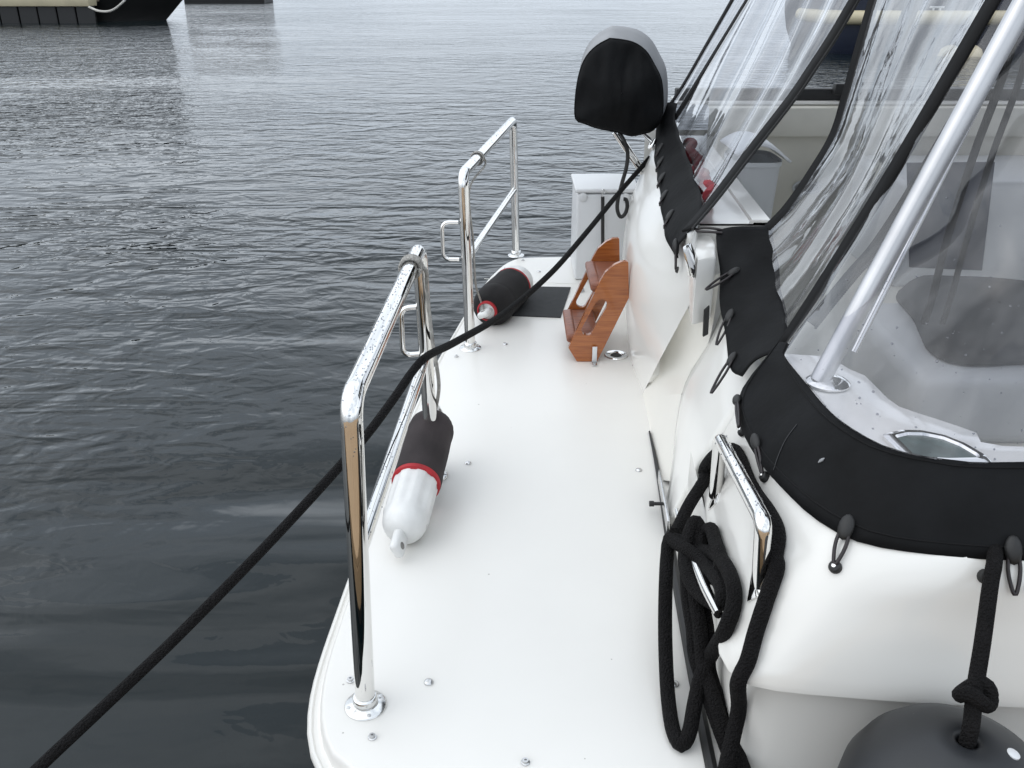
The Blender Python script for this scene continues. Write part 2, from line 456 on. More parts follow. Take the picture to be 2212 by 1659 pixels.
water = obj('water', (wv, [(0, 1, 2, 3)]), water_mat(), smooth=0); water['kind'] = 'structure'

# ------------------------------------------------------------------ the motor boat
boat = thing('motor_boat', 'white motor boat with a swim platform and a canvas covered cockpit in front', 'boat', (1.6, 2.9, WZ))

# swim platform: plan outline measured at deck level
left = [at(*p, z=0) for p in [(770, 1655), (727, 1622), (706, 1572), (702, 1520), (708, 1465), (725, 1398), (757, 1300), (800, 1175), (868, 985), (946, 800),
                              (1003, 697), (1033, 646), (1062, 602), (1084, 577), (1110, 562), (1135, 557), (1240, 555)]]
near_pts = [Vector((.30, 1.205, 0)), Vector((0.0, 1.215, 0)), Vector((-.25, 1.24, 0))]
outline = crom(near_pts + left, 90)
far_end = [Vector((.62, outline[-1].y, 0)), Vector((.78, outline[-1].y - .05, 0))]
back = [Vector((.72, 4.2, 0)), Vector((.60, 3.4, 0)), Vector((.50, 2.6, 0)), Vector((.46, 2.0, 0)), Vector((.43, 1.5, 0)), Vector((.42, 1.21, 0))]
outl = outline + far_end + back
def offset_out(pl, d):
    out = []
    n = len(pl); c = sum(pl, Vector()) / n
    for i in range(n):
        t = (pl[(i + 1) % n] - pl[i - 1]).normalized(); nn = Vector((t.y, -t.x, 0))
        if nn.dot(pl[i] - c) < 0: nn = -nn
        out.append(pl[i] + nn * d)
    return out
prof = [(0.0, 0.0), (.004, -.0015), (.008, -.006), (.011, -.014), (.013, -.034), (.020, -.038), (.027, -.038), (.031, -.034), (.036, -.034), (.040, -.039), (.040, -.052), (.034, -.066), (.026, -.10), (.024, -.16)]
rows = []
for d, z in prof:
    r = offset_out(outl, d)
    for p in r: p.z = z
    rows.append(r)
vs, fs = grid(rows, True); fs.append(tuple(range(len(outl) - 1, -1, -1)))
platform = obj('swim_platform', (vs, fs), M['gelcoat'], boat, smooth=40)

def sub(name, data, m, par, smooth=35): return obj(name, data, m, par, smooth)
def bolt(px, py, r, dark=False):
    p = at(px, py, z=.002)
    if dark:
        bm = lathe(p - Vector((0, 0, .004)), (0, 0, 1), [(r * 1.5, 0), (r * 1.5, .004), (r, .005), (r, .010), (r * .45, .010), (r * .4, .006), (0, .006)], 12)
        sub('bolt', bm, M['steel_dull'], platform)
    else:
        bm = lathe(p - Vector((0, 0, .004)), (0, 0, 1), [(r, 0), (r, .004), (r * .85, .0065), (r * .5, .0082), (0, .0088)], 14)
        sub('bolt', bm, M['steel_dull'], platform)
for px, py in [(926, 1473), (1011, 1000), (1091, 743), (1164, 586), (1457, 1477), (1380, 1015), (1371, 789)]: bolt(px, py, .0105)
for px, py in [(757, 1469), (804, 1592), (1135, 1646), (986, 770), (1091, 581), (1130, 562), (1700, 1640)]:
    if px < 1500: bolt(px, py, .006, True)
# dark hatch panel, drain, clips
hp = [at(*p, z=.0045) for p in [(1134, 618), (1233, 620), (1211, 685), (1106, 681)]]
sub('deck_hatch', prism(hp, (0, 0, -.006), 0), M['mat'], platform, 0)
dp = at(1331, 768, z=0)
sub('deck_drain', lathe(dp - Vector((0, 0, .002)), (0, 0, 1), [(.047, 0), (.047, .004), (.044, .007), (.027, .006), (.024, .003), (.022, .0022)], 28), M['steel'], platform)
sub('drain_hole', lathe(dp + Vector((0, 0, .0006)), (0, 0, 1), [(.022, 0), (.022, .0018), (0, .0018)], 20), M['rubber'], platform)
for px, py, w in [(1284, 786, .018), (1256, 628, .026)]:
    p = at(px, py, z=0)
    sub('clip', boxm(p + Vector((0, 0, .004)), (w, .05, .004), .001), M['steel_dull'], platform)
    if px == 1284: sub('clip', boxm(p + Vector((0, .008, .035)), (w, .004, .066), .001), M['box'], platform)
# seam across the platform (a raised hairline of sealant) and the dark rubber gap by the transom
def zline(pts, z): return [at(*p, z=z) for p in pts]
seam = zline([(1005, 1008), (1120, 1011), (1250, 1013), (1410, 1016)], .0005)
seam = zline([(1046, 602), (1120, 606), (1190, 611), (1270, 614)], .0005)
sub('seam', tube(seam, .0013, 6), M['gelcoat'], platform)

# safety rails
def flange(par, p, r):
    b = p - Vector((0, 0, .001))
    f = obj('base_flange', lathe(b, (0, 0, 1), [(r, 0), (r, .003), (r * .95, .0055), (r * .62, .008), (r * .58, .009), (r * .58, .026), (r * .52, .029), (r * .4, .029)], 40), M['flange'], par, 50)
    V, Fc = [], []
    for k in range(4):
        a = R(20 + 90 * k); c = b + Vector((math.cos(a) * r * .8, math.sin(a) * r * .8, .006))
        V, Fc = [], []; ball(V, Fc, c, .006, (1, 1, .35))
        obj('screw', (V, Fc), M['steel_dull'], par)
def drops_on(par, path, r, n, up=True, rmin=.0009, rmax=.0024, bias=.75):
    P = even([Vector(p) for p in path], 400); V, Fc = [], []
    for _ in range(n):
        i = random.randrange(1, 399); t = (P[i + 1] - P[i - 1]).normalized()
        s = t.cross(Vector((0, 0, 1)))
        if s.length < .3: s = Vector((1, 0, 0)); a = random.uniform(0, 6.28); q = t.cross(s)
        else:
            s.normalize(); q = s.cross(t); a = random.gauss(math.pi / 2, bias)
        nn = (s * math.cos(a) + q * math.sin(a)).normalized()
        k = random.uniform(rmin, rmax); rot = nn.to_track_quat('Z', 'Y').to_matrix()
        ball(V, Fc, P[i] + nn * (r + k * .1), k, (random.uniform(.8, 1.5), 1, .55), rot)
    o = obj('water_drops', (V, Fc), M['drop'], par, 60); o['kind'] = 'stuff'
def safety_rail(b1, t1, b2, t2, m1, m2, r, rm, rf, loop, nd):
    path = fillet([b1 + Vector((0, 0, .012)), t1, t2, b2 + Vector((0, 0, .012))], .05, 10)
    rail = obj('safety_rail', tube(path, r, 24), M['steel'], boat, 60)
    obj('middle_rail', tube(crom([m1, m2], 10), rm, 18), M['steel'], rail, 60)
    flange(rail, b1, rf); flange(rail, b2, rf)
    c0, c1, dx = loop
    lp = fillet([c0, c0 + dx, c1 + dx, c1], .03, 8)
    obj('chain_loop', tube(lp, .0075, 12), M['steel'], rail, 60)
    k = fillet([t1 + (b1 - t1) * .15, t1, t2, t2 + (b2 - t2) * .1], .05, 10)
    drops_on(rail, k, r, nd)
    drops_on(rail, [m1, m2], rm, nd // 3)
    return rail, path
b1 = at(790, 1524, z=0); t1 = at(757, 862, F=b1.y)
t2 = at(906, 536, z=t1.z); b2 = Vector((t2.x + .012, t2.y, 0))
ta, tb = t1.lerp(b1, .5), t2.lerp(b2, .52)
m1 = t1.lerp(b1, .47); m2 = t2.lerp(b2, .44)
# the middle rail runs from post to post; its spots are read off the posts
lp0 = at(908, 662, F=t2.y); lp1 = at(912, 764, F=t2.y)
rail1, path1 = safety_rail(b1, t1, b2, t2, m1, m2, .0205, .0150, .044, (lp0, lp1, Vector((-.055, 0, -.005))), 330)
c1 = at(1016, 752, z=0); d1 = at(1000, 375, F=c1.y)
d2 = at(1108, 259, z=d1.z); c2 = Vector((at(1115, 574, z=0).x, d2.y, 0))
e1 = d1.lerp(c1, .47); e2 = d2.lerp(c2, .50)
lp2 = at(990, 480, F=c1.y); lp3 = at(992, 560, F=c1.y)
rail2, path2 = safety_rail(c1, d1, c2, d2, e1, e2, .0205, .0150, .044, (lp2, lp3, Vector((-.062, 0, 0))), 160)
print('RAIL', b1, t1, t2, '|', c1, d1, d2, c2, 'h', t1.z, d1.z)

# far part of the transom
secs = []
def prof_at(F, pts): return [Vector((x, F + dF, z)) for x, z, dF in pts]
s0 = [at(1387, 854, z=-.02), at(1424, 780, F=2.70), at(1468, 697, F=2.60), at(1505, 622, F=2.50), at(1502, 562, F=2.50), at(1494, 530, F=2.56)]
s1 = prof_at(3.30, [(.468, -.02, 0), (.455, .10, 0), (.440, .27, 0), (.452, .43, 0), (.525, .56, 0), (.585, .635, 0)])
s2 = prof_at(3.85, [(.508, -.02, 0), (.498, .13, 0), (.492, .30, 0), (.512, .46, 0), (.580, .57, 0), (.615, .64, 0)])
s3 = prof_at(4.2, [(.535, -.02, 0), (.532, .16, 0), (.540, .30, 0), (.566, .45, 0), (.605, .57, 0), (.640, .645, 0)])
s4 = prof_at(4.45, [(.66, -.02, 0), (.655, .16, 0), (.66, .30, 0), (.675, .45, 0), (.69, .57, 0), (.72, .645, 0)])
rows = loft([s0, s1, s2, s3, s4], 24, 10)
top_in = []
for r in rows:                                   # roll over onto the coaming top
    e = r[-1]; k_ = max(0, 2.74 - e.y)
    for dx_, dz_, f_ in ((.02, .012, .5), (.05, .016, 1), (.26, .016, 1), (.265, 0, 1), (.27, -.42, 1)): r.append(e + Vector((dx_, k_ * f_, dz_)))
vs, fs = grid(rows)
transom = obj('transom', (vs, fs), M['hullwhite'], boat, 50)
BVH.append(bvh_of(transom))
lipr = [r[-3] for r in rows]
obj('coaming_lip', grid([[p + Vector((-.055, 0, .001)) for p in lipr], [p + Vector((-.052, 0, .010)) for p in lipr], [p + Vector((.004, 0, .010)) for p in lipr], [p + Vector((.008, 0, -.03)) for p in lipr]]), M['hullwhite'], boat, 40)
ce = [rows[0][k_] for k_ in range(4, len(rows[0]))]
obj('coaming_end', (ce, [tuple(range(len(ce)))]), M['hullwhite'], boat, 0)
# end post of the transom with its slanted return face beside the boarding gate
pz = .652
tp = [at(1487, 507, z=pz), at(1536, 506, z=pz), at(1547, 522, z=pz), at(1548, 552, z=pz), at(1506, 561, z=pz)]
obj('end_post', prism([p - Vector((0, 0, .20)) for p in tp], (0, 0, .20), .010), M['hullwhite'], boat, 40)
a = at(1507, 612, F=2.50); b = at(1386, 856, z=-.01); c = at(1556, 590, F=2.52); d = at(1530, 741, F=2.52)
e = at(1472, 851, F=2.50); f = at(1452, 1040, F=2.29); g = at(1424, 1036, z=-.01)
a2 = a + Vector((0, 0, .06)); c2_ = c + Vector((.02, .02, .06))
lft = crom([b, a.lerp(b, .5) + Vector((.004, 0, .004)), a], 14); rgt = crom([e, d, c], 14)
vs, fs = grid([[l.lerp(r, i / 8) for i in range(9)] for l, r in zip(lft, rgt)])
n0 = len(vs)
l2 = crom([b, g], 10); r2 = crom([e, e.lerp(f, .5) + Vector((.002, 0, 0)), f], 10)
v2, f2 = grid([[l.lerp(r, i / 6) for i in range(7)] for l, r in zip(l2, r2)])
vs = vs + v2; fs = fs + [tuple(i + n0 for i in q) for q in f2]
obj('gate_return', (vs, fs), M['cream'], boat, 30)
slot = [at(1522, 672, F=2.46), at(1533, 662, F=2.46), at(1530, 722, F=2.46), at(1519, 728, F=2.46)]
obj('latch_slot', prism([slot[0], slot[1], slot[2], slot[3]], (0, .012, 0), 0), M['rubber'], boat, 0)
# boarding gate
gl_ = crom([f + Vector((-.01, 0, -.08)), e, d, at(1566, 650, F=2.58), at(1590, 600, F=2.70)], 18)
gr_ = crom([at(1440, 1125, F=2.10), at(1470, 1085, F=2.10), at(1545, 960, F=2.06), at(1605, 868, F=2.09), at(1650, 800, F=2.18)], 18)
rows = [[l.lerp(r, i / 10) + Vector((-.012 * math.sin(math.pi * i / 10), 0, 0)) for i in range(11)] for l, r in zip(gl_, gr_)]
gate = obj('boarding_gate', grid(rows), M['hullwhite'], boat, 60); solid(gate, .02, -1)
# latch and strike plate at the gate foot
q0, q1 = at(1424, 1034, F=2.29), at(1443, 1146, F=2.06)
obj('strike_plate', prism([q0 + Vector((-.004, 0, .03)), q1 + Vector((-.004, 0, .03)), q1 + Vector((-.004, 0, -.005)), q0 + Vector((-.004, 0, -.005))], (.008, 0, 0), .001), M['steel_dull'], boat, 30)
q = at(1412, 1088, F=2.17)
obj('latch_pin', lathe(q, (1, 0, 0), [(.008, -.012), (.008, 0), (.005, .002), (.005, .03)], 12), M['rubber'], boat)
gl2 = [at(*p, z=.004) for p in [(1403, 932), (1417, 998), (1436, 1105), (1462, 1260), (1492, 1430), (1525, 1600), (1550, 1720)]]
obj('rubber_gasket', tube(crom(gl2, 40), .012, 8, rfun=lambda t: .25 + .75 * min(1, t * 2.2)), M['rubber'], boat)
# chrome light housing by the end post
lh = [at(*p, F=2.455) for p in [(1473, 533), (1484, 532), (1500, 566), (1502, 580), (1499, 604), (1484, 596), (1479, 565)]]
obj('stern_lamp', prism(lh, (.02, .04, 0), .006), M['steel'], boat, 40)
li = [at(*p, F=2.452) for p in [(1479, 539), (1486, 541), (1496, 568), (1499, 582), (1488, 576)]]
obj('lamp_lens', prism(li, (.004, .008, 0), .001), M['box'], boat, 40)

# near quarter: lofted curves, bottom edge of the moulding up to the side deck
cA0 = [(.50, 2.00, .232), (.51, 1.85, .232), (.50, 1.65, .232), (.49, 1.48, .232), (.44, 1.40, .232), (.45, 1.32, .232), (.56, 1.275, .232), (.85, 1.245, .232), (1.6, 1.225, .232), (3.4, 1.2, .232)]
cA = [(.478, 1.99, .232), (.458, 1.85, .232), (.433, 1.65, .232), (.405, 1.45, .232), (.387, 1.34, .232), (.396, 1.285, .232), (.432, 1.248, .232), (.55, 1.226, .232), (.85, 1.20, .232), (1.6, 1.17, .232), (3.4, 1.15, .232)]
cM = [(.497, 1.91, .38), (.487, 1.75, .38), (.468, 1.55, .38), (.456, 1.42, .38), (.470, 1.335, .38), (.52, 1.275, .38), (.62, 1.243, .38), (.85, 1.222, .38), (1.6, 1.195, .38), (3.4, 1.17, .38)]
cB = [(.520, 1.85, .50), (.517, 1.65, .50), (.522, 1.50, .50), (.545, 1.40, .50), (.600, 1.318, .50), (.70, 1.275, .50), (.85, 1.255, .50), (1.6, 1.23, .50), (3.4, 1.2, .50)]
inner_px = [(1692, 764), (1740, 827), (1800, 896), (1880, 950), (1950, 978), (2050, 995), (2212, 1000)]
cC = [at(*p, z=.600) for p in inner_px] + [Vector((1.6, 1.40, .6)), Vector((3.4, 1.38, .6))]
edge_px = [(1790, 770), (1840, 800), (1868, 811), (1895, 838), (1938, 876), (2008, 900), (2100, 930), (2212, 965)]
cE = [at(*p, z=.605) for p in edge_px] + [Vector((1.6, 1.50, .605)), Vector((3.4, 1.48, .605))]
def lift(c, dz, d=Vector()): return [Vector(p) + Vector((0, 0, dz)) + d for p in c]
def N_(c): return crom(c, 80)
rowsA = loft([cA0, cA], 80, 1)
rowsA = [crom(cA0, 80), crom(cA, 80)]
body = loft([lift(cA, .012), cM, cB, cC], 80, 6)
rowsA += body[:]
rowsA += [crom(lift(cE, 0), 80), [p + Vector((.008, .010, -.008)) for p in crom(cE, 80)], [p + Vector((.012, .016, -.03)) for p in crom(cE, 80)], [p + Vector((.012, .05, -.5)) for p in crom(cE, 80)]]
quarter = obj('quarter_moulding', grid(rowsA), M['hullwhite'], boat, 50)
qb = bvh_of(quarter); BVH.append(qb)
# end return of the near moulding beside the gate
ew = [r[0] for r in rowsA[1:-6]]
vs, fs = grid([ew, [p + Vector((.03, .012, 0)) for p in ew], [p + Vector((.16, .02, 0)) for p in ew]])
obj('moulding_return', (vs, fs), M['cream'], boat, 40)
# lower hull below the moulding
cL = [(.47, 2.1), (.455, 1.85), (.44, 1.6), (.425, 1.45), (.420, 1.37), (.435, 1.315), (.50, 1.272), (.85, 1.240), (1.6, 1.22), (3.4, 1.2)]
hl = [[Vector((x + .0, y, z)) for x, y in cL] for z in (.240, .1, -.1, -.45)]
hl = [crom(c, 70) for c in hl]
hull = obj('hull_side', grid(hl), M['hullwhite'], boat, 50)
# far hull side and transom underside keep the boat closed
fh = [[Vector((x, 4.62 - .02 * k, z)) for x in (.66, 1.2, 2.2, 3.4)] for k, z in enumerate((.66, .3, 0, -.45))]
obj('hull_side', grid(fh), M['hullwhite'], boat, 50)
tb_ = [[Vector((x + .02, y, z)) for x, y in ((.43, 1.30), (.45, 2.1), (.50, 2.8), (.53, 3.4), (.60, 4.2), (.68, 4.6))] for z in (-.03, -.45)]
obj('hull_stern', grid(tb_), M['hullwhite'], boat, 50)

# cockpit: sole, far liner wall with ledge, gunwale and track
obj('cockpit_sole', boxm((2.1, 3.0, .13), (2.8, 3.3, .02), .002), M['inner'], boat)
wall_z = [(.10, 4.50), (.30, 4.49), (.62, 4.47), (.66, 4.46), (.665, 4.40), (.70, 4.385), (.78, 4.385), (.795, 4.39), (.80, 4.41), (.803, 4.46), (.803, 4.56)]
rows = [[Vector((x, y, z)) for x in (.92, 1.4, 2.0, 2.8, 3.5)] for z, y in wall_z]
wall = obj('cockpit_liner', grid(rows), M['inner'], boat, 30)
obj('gunwale', boxm((2.15, 4.53, .812), (2.75, .20, .014), .005), M['hullwhite'], boat)
tk = obj('window_track', boxm((2.15, 4.50, .846), (2.75, .06, .052), .006), M['rubber'], boat)
p = at(1818, 192, F=4.455)
obj('track_stop', boxm(p, (.075, .05, .05), .006), M['rubber'], tk)
p = at(1742, 405, F=4.475)
sc_ring = [p + Vector((math.cos(a) * .045 + math.copysign(.02, math.cos(a)), -.004, math.sin(a) * .028)) for a in [2 * math.pi * i / 24 for i in range(24)]]
obj('scupper', tube(sc_ring, .007, 8, closed=True), M['bin'], wall)
obj('scupper_plate', prism(sc_ring, (0, .006, 0), 0), M['greycloth'], wall, 0)
# forward locker in the cockpit with slate coloured door, low step by the near side
obj('locker', boxm((2.05, 4.05, .36), (.86, .62, .46), .03, 4), M['bin'], boat)
lk = [at(1960, 352, F=3.735), at(2150, 350, F=3.735), at(2122, 585, F=3.735), at(1965, 578, F=3.735)]
obj('locker_door', prism(lk, (0, .012, 0), .003), M['panel'], boat)
obj('seat_base', boxm((1.65, 2.62, .25), (1.05, .62, .24), .05, 5), M['bin'], boat)

# side deck fittings: bimini leg, hawse
lb = at(1788, 828, z=.604)
leg0 = lb + Vector((-.018, 0, .006)); leg1 = at(2191, 45, F=1.82); leg2 = leg0 + (leg1 - leg0) * 1.55
bl = obj('canopy_leg', tube([leg0, leg1, leg2], .021, 20), M['pole'], boat, 60)
obj('foot_plate', lathe(lb, (0, 0, 1), [(.045, 0), (.045, .004), (.040, .008), (.03, .012), (.022, .013)], 28), M['steel'], bl)
obj('canopy_leg', tube([at(1845, 760, F=1.80), at(1990, 470, F=1.86), at(2212, 30, F=1.92), at(2330, -200, F=1.95)], .007, 10), M['steel_dull'], boat, 60)
hz = .609
ho = [at(*p, z=hz) for p in [(1905, 938), (1940, 930), (1985, 931), (2040, 942), (2090, 962), (2138, 990), (2144, 1000), (2050, 1002), (1962, 996)]]
cc = sum(ho, Vector()) / len(ho)
ho2 = even(fillet([ho[-1]] + ho + [ho[0]], .006, 4)[1:-1] + [fillet([ho[-1]] + ho + [ho[0]], .006, 4)[1]], 61)[:-1]
r0 = [p + Vector((0, 0, -.01)) for p in ho2]; r1 = ho2; r2_ = [p.lerp(cc, .10) + Vector((0, 0, .005)) for p in ho2]; r3 = [p.lerp(cc, .22) + Vector((0, 0, .004)) for p in ho2]; r4 = [p.lerp(cc, .27) + Vector((0, 0, -.002)) for p in ho2]
hatch = obj('hawse_frame', grid([r0, r1, r2_, r3, r4], True), M['steel'], boat, 40)
gp = [p.lerp(cc, .26) + Vector((0, 0, -.001)) for p in ho2]
obj('hawse_well', (gp, [tuple(range(len(gp)))]), M['glass'], hatch, 0)

# grab handle on the quarter
def on(px, py, out=0.0):
    h = hit(px, py, [qb]); return h[0] + h[1] * out * (1 if h[1].dot(CAM - h[0]) > 0 else -1)
g0 = on(1546, 1072); g1 = on(1641, 1262)
u0 = at(1556, 948, F=g0.y - .012); u1 = at(1650, 1128, F=g1.y - .012)
hp_ = fillet([g0, u0, u1, g1], .022, 8)
grab = obj('grab_handle', tube(hp_, .0155, 18), M['steel'], boat, 60)
for q in (g0, g1):
    hh = qb.find_nearest(q); nn = hh[1] * (1 if hh[1].dot(CAM - q) > 0 else -1)
    u_, w_, d_ = axes(nn)
    dm = [q + nn * .003 + u_ * ca * .030 + w_ * sa * .042 for ca, sa in ((1, 0), (.15, .85), (0, 1), (-.15, .85), (-1, 0), (-.15, -.85), (0, -1), (.15, -.85))]
    obj('base_plate', prism(dm, -nn * .006, .0015), M['steel'], grab)
drops_on(grab, [u0, u1], .0155, 110)
# mooring cleat
def front(px, py, d, F=None):
    h = hit(px, py, [qb]); g = ray(px, py).normalized()
    if h is None: return at(px, py, F=F)
    return CAM + g * (h[3] - d)
k0 = front(1463, 1104, .03, 1.875); k1 = front(1552, 1327, .075)
kd = (k1 - k0).normalized()
cleat = obj('mooring_cleat', tube(crom([k0, k0.lerp(k1, .25) + Vector((-.004, 0, -.004)), k0.lerp(k1, .5) + Vector((-.004, 0, -.004)), k0.lerp(k1, .75) + Vector((-.004, 0, -.004)), k1], 20), .0105, 16, rfun=lambda t: .82 + .35 * math.sin(math.pi * t)), M['steel'], boat, 60)
for t in (.36, .64):
    a_ = k0.lerp(k1, t); h_ = qb.find_nearest(a_)
    obj('cleat_foot', tube([a_, h_[0]], .011, 12), M['steel'], cleat, 60)

# ------------------------------------------------------------------ canopy enclosure (canvas and clear panels)
canopy = thing('canopy_enclosure', 'black canvas and clear vinyl enclosure around the boat cockpit', 'canopy', (.9, 2.6, .6))
ZT = 1.72
stripB = [at(*p) for p in [(1692, 745, 1.93), (1762, 638, 1.94), (1900, 418, 1.97), (2040, 182, 1.98), (2140, 10, 2.0), (2236, -150, 2.02)]]
stripA = [at(*p) for p in [(1655, 497, 2.68), (1705, 445, 2.72), (1762, 362, 2.78), (1806, 285, 2.85), (1832, 200, 2.92), (1858, 105, 2.96), (1888, 0, 3.0), (1932, -150, 3.04)]]
zipp = [at(*p) for p in [(1484, 497, 2.70), (1541, 430, 2.80), (1615, 333, 2.92), (1708, 213, 3.02), (1751, 150, 3.08), (1797, 80, 3.14), (1842, 4, 3.2), (1930, -150, 3.3)]]
far2 = [at(*p) for p in [(1456, 258, 4.15), (1475, 229, 4.16), (1545, 115, 4.2), (1614, 2, 4.22), (1705, -150, 4.25)]]
far1 = [at(*p) for p in [(1438, 240, 4.28), (1475, 187, 4.3), (1528, 95, 4.32), (1582, 0, 4.35), (1665, -150, 4.4)]]
AN = Vector((-.8, -.25, .55))
def strip(name, pts, w, m=None, t=.007):
    A, B = ribbon(pts, w, AN); o = obj(name, grid([A, B]), m or M['tape'], canopy, 60); solid(o, t); return o

def face_(h): return h[1] * (1 if h[1].dot(CAM - h[0]) > 0 else -1)
# near border of canvas, wrapped over the side deck
outer_px = [(1592, 895), (1612, 950), (1648, 1008), (1700, 1066), (1762, 1122), (1850, 1170), (1950, 1192), (2080, 1206), (2212, 1213)]
oc = [at(1680, 738, z=.622), at(1648, 780, z=.60), at(1615, 822, z=.55), at(1596, 858, z=.51)] + [at(*p, z=.497) for p in outer_px] + [Vector((1.6, 1.215, .497)), Vector((3.4, 1.185, .497))]
icv = [at(1702, 742, z=.64)] + [at(*p, z=.622) for p in inner_px] + [Vector((1.6, 1.41, .622)), Vector((3.4, 1.39, .622))]
ocs, ics = crom(oc, 90), crom(icv, 90); rows = []
for j in range(11):
    v = j / 10; row = []
    for i in range(90):
        p = ocs[i].lerp(ics[i], v); o_ = (ocs[i] - ics[i]); o_.z = 0
        bul = (math.sin(math.pi * v) * .020 + .004) * min(1, i / 14)
        wr = .0016 * math.sin(i * 1.1 + 3 * v) * math.sin(math.pi * v)
        row.append(p + (o_.normalized() + Vector((0, 0, .9))).normalized() * (bul + wr))
    rows.append(row)
border = obj('canvas_border', grid(rows), M['canvas'], canopy, 60); solid(border, .004, -1)
cb = bvh_of(border)
# scuffs on the border
for pp in ([(1768, 1000), (1782, 990)],):
    pts = [hit(x, y, [cb])[0] for x, y in pp]
    nn = hit(*pp[0], [cb])[1]; nn = nn * (1 if nn.dot(CAM - pts[0]) > 0 else -1)
    o = obj('scuff', tube([p + nn * .0015 for p in crom(pts, 8)], .0022, 6, rfun=lambda t: .3 + math.sin(math.pi * t)), M['greycloth'], border)
cs = [hit(x, y, [cb]) for x, y in [(1672, 1015), (1682, 985), (1698, 950), (1722, 917)]]
obj('stitching', tube(crom([h[0] + face_(h) * .001 for h in cs], 20), .0009, 5), M['buoy'], border)
for v_ in (1, 9):
    obj('hem', tube([p + Vector((0, 0, .0012)) for p in rows[v_]], .0016, 5), M['tape'], border)
# gate flap
fo = [at(*p) for p in [(1547, 500, 2.66), (1552, 560, 2.55), (1556, 640, 2.42), (1562, 700, 2.30), (1574, 760, 2.18), (1580, 800, 2.08), (1600, 812, 2.02)]]
fi = [at(*p) for p in [(1668, 488, 2.70), (1676, 545, 2.55), (1686, 610, 2.40), (1696, 668, 2.22), (1702, 705, 2.08), (1700, 730, 2.0), (1690, 752, 1.95)]]
fos, fis = crom(fo, 40), crom(fi, 40)
rows = [[a_.lerp(b_, j / 12) + AN * (.012 * math.sin(math.pi * j / 12) + .004 * math.sin(i * .45 + j * .5)) for i, (a_, b_) in enumerate(zip(fos, fis))] for j in range(13)]
flap = obj('canvas_flap', grid(rows), M['canvas'], canopy, 60); solid(flap, .004)
fb = bvh_of(flap)
# far canvas border
go = [at(*p) for p in [(1440, 228, 4.28), (1424, 270, 4.25), (1417, 325, 4.08), (1421, 370, 3.80), (1428, 410, 3.5), (1434, 465, 3.20), (1443, 515, 2.95), (1458, 548, 2.78), (1468, 560, 2.70)]]
gi = [at(*p) for p in [(1466, 226, 4.2), (1462, 262, 4.1), (1472, 298, 3.85), (1488, 340, 3.5), (1504, 385, 3.2), (1520, 432, 2.92), (1520, 455, 2.82), (1500, 490, 2.74), (1484, 515, 2.70)]]
gos, gis = crom(go, 40), crom(gi, 40)
rows = [[a_.lerp(b_, j / 10) + AN * (.008 + .014 * math.sin(math.pi * j / 10) + .004 * math.sin(i * .8)) for i, (a_, b_) in enumerate(zip(gos, gis))] for j in range(11)]
fbord = obj('canvas_border', grid(rows), M['canvas'], canopy, 60); solid(fbord, .004)
gb = bvh_of(fbord)
strip('panel_binding', stripB, .036); strip('panel_binding', stripA, .044)
strip('panel_binding', far1, .026); strip('panel_binding', far2, .034)
zo = strip('zipper_tape', zipp, .046)
V, Fc = [], []
zs = crom(zipp, 210); A, B = ribbon(zipp, .052, AN, 210)
for i in range(0, 210):
    c = B[i] if (B[i].x > zs[i].x) else A[i]
    ball(V, Fc, c, .0055, (1, 1, 1))
zt = obj('zipper_teeth', (V, Fc), M['rubber'], zo, 0); zt['kind'] = 'stuff'
# clear panels
def wrink(amp, freq, skew, seed):
    def f(u, v):
        w = u + skew * (v - .5) * .25 + .08 * noise.noise((u * 2.2, v * 1.5, seed))
        e = math.sin(math.pi * min(max(u, 0), 1)) ** .5
        s = math.sin(w * freq) + .6 * math.sin(w * freq * 2.3 + 1.7) + .9 * noise.noise((w * freq * .6, v * 1.6, seed + 3))
        return AN * (s * amp * e * (.35 + .65 * math.sin(math.pi * min(1, v * .9 + .1))))
    return f
def between(a_, b_, k=6): return [a_.lerp(b_, i / k) for i in range(k + 1)]
rows = coons(far2, zipp, [at(1456, 258, F=4.15)] + gi[2:6] + [zipp[0]], between(far2[-1], zipp[-1]), 90, 60, wrink(.021, 15, 1.0, 3.3))
obj('clear_panel', grid(rows), M['vinyl_far'], canopy, 180)
rows = coons(far1, far2, between(far1[0], far2[0]), between(far1[-1], far2[-1]), 14, 40, wrink(.004, 6, .5, 9))
obj('clear_panel', grid(rows), M['vinyl_far'], canopy, 180)
rows = coons(stripA, stripB, fi, between(stripA[-1], stripB[-1]), 70, 70, wrink(.010, 15, -.8, 5.1))
obj('clear_panel', grid(rows), M['vinyl_mid'], canopy, 180)
topn = [stripB[-1], Vector((1.5, 1.95, 1.62)), Vector((2.2, 1.8, 1.66)), Vector((3.4, 1.7, 1.68))]
rightn = [icv[-1], Vector((3.4, 1.55, 1.2)), topn[-1]]
rows = coons(stripB, rightn, [stripB[0]] + icv[1:], topn, 110, 60, wrink(.016, 26, 2.6, 7.7))
near_panel = obj('clear_panel', grid(rows), M['vinyl'], canopy, 180)
nb = bvh_of(near_panel)
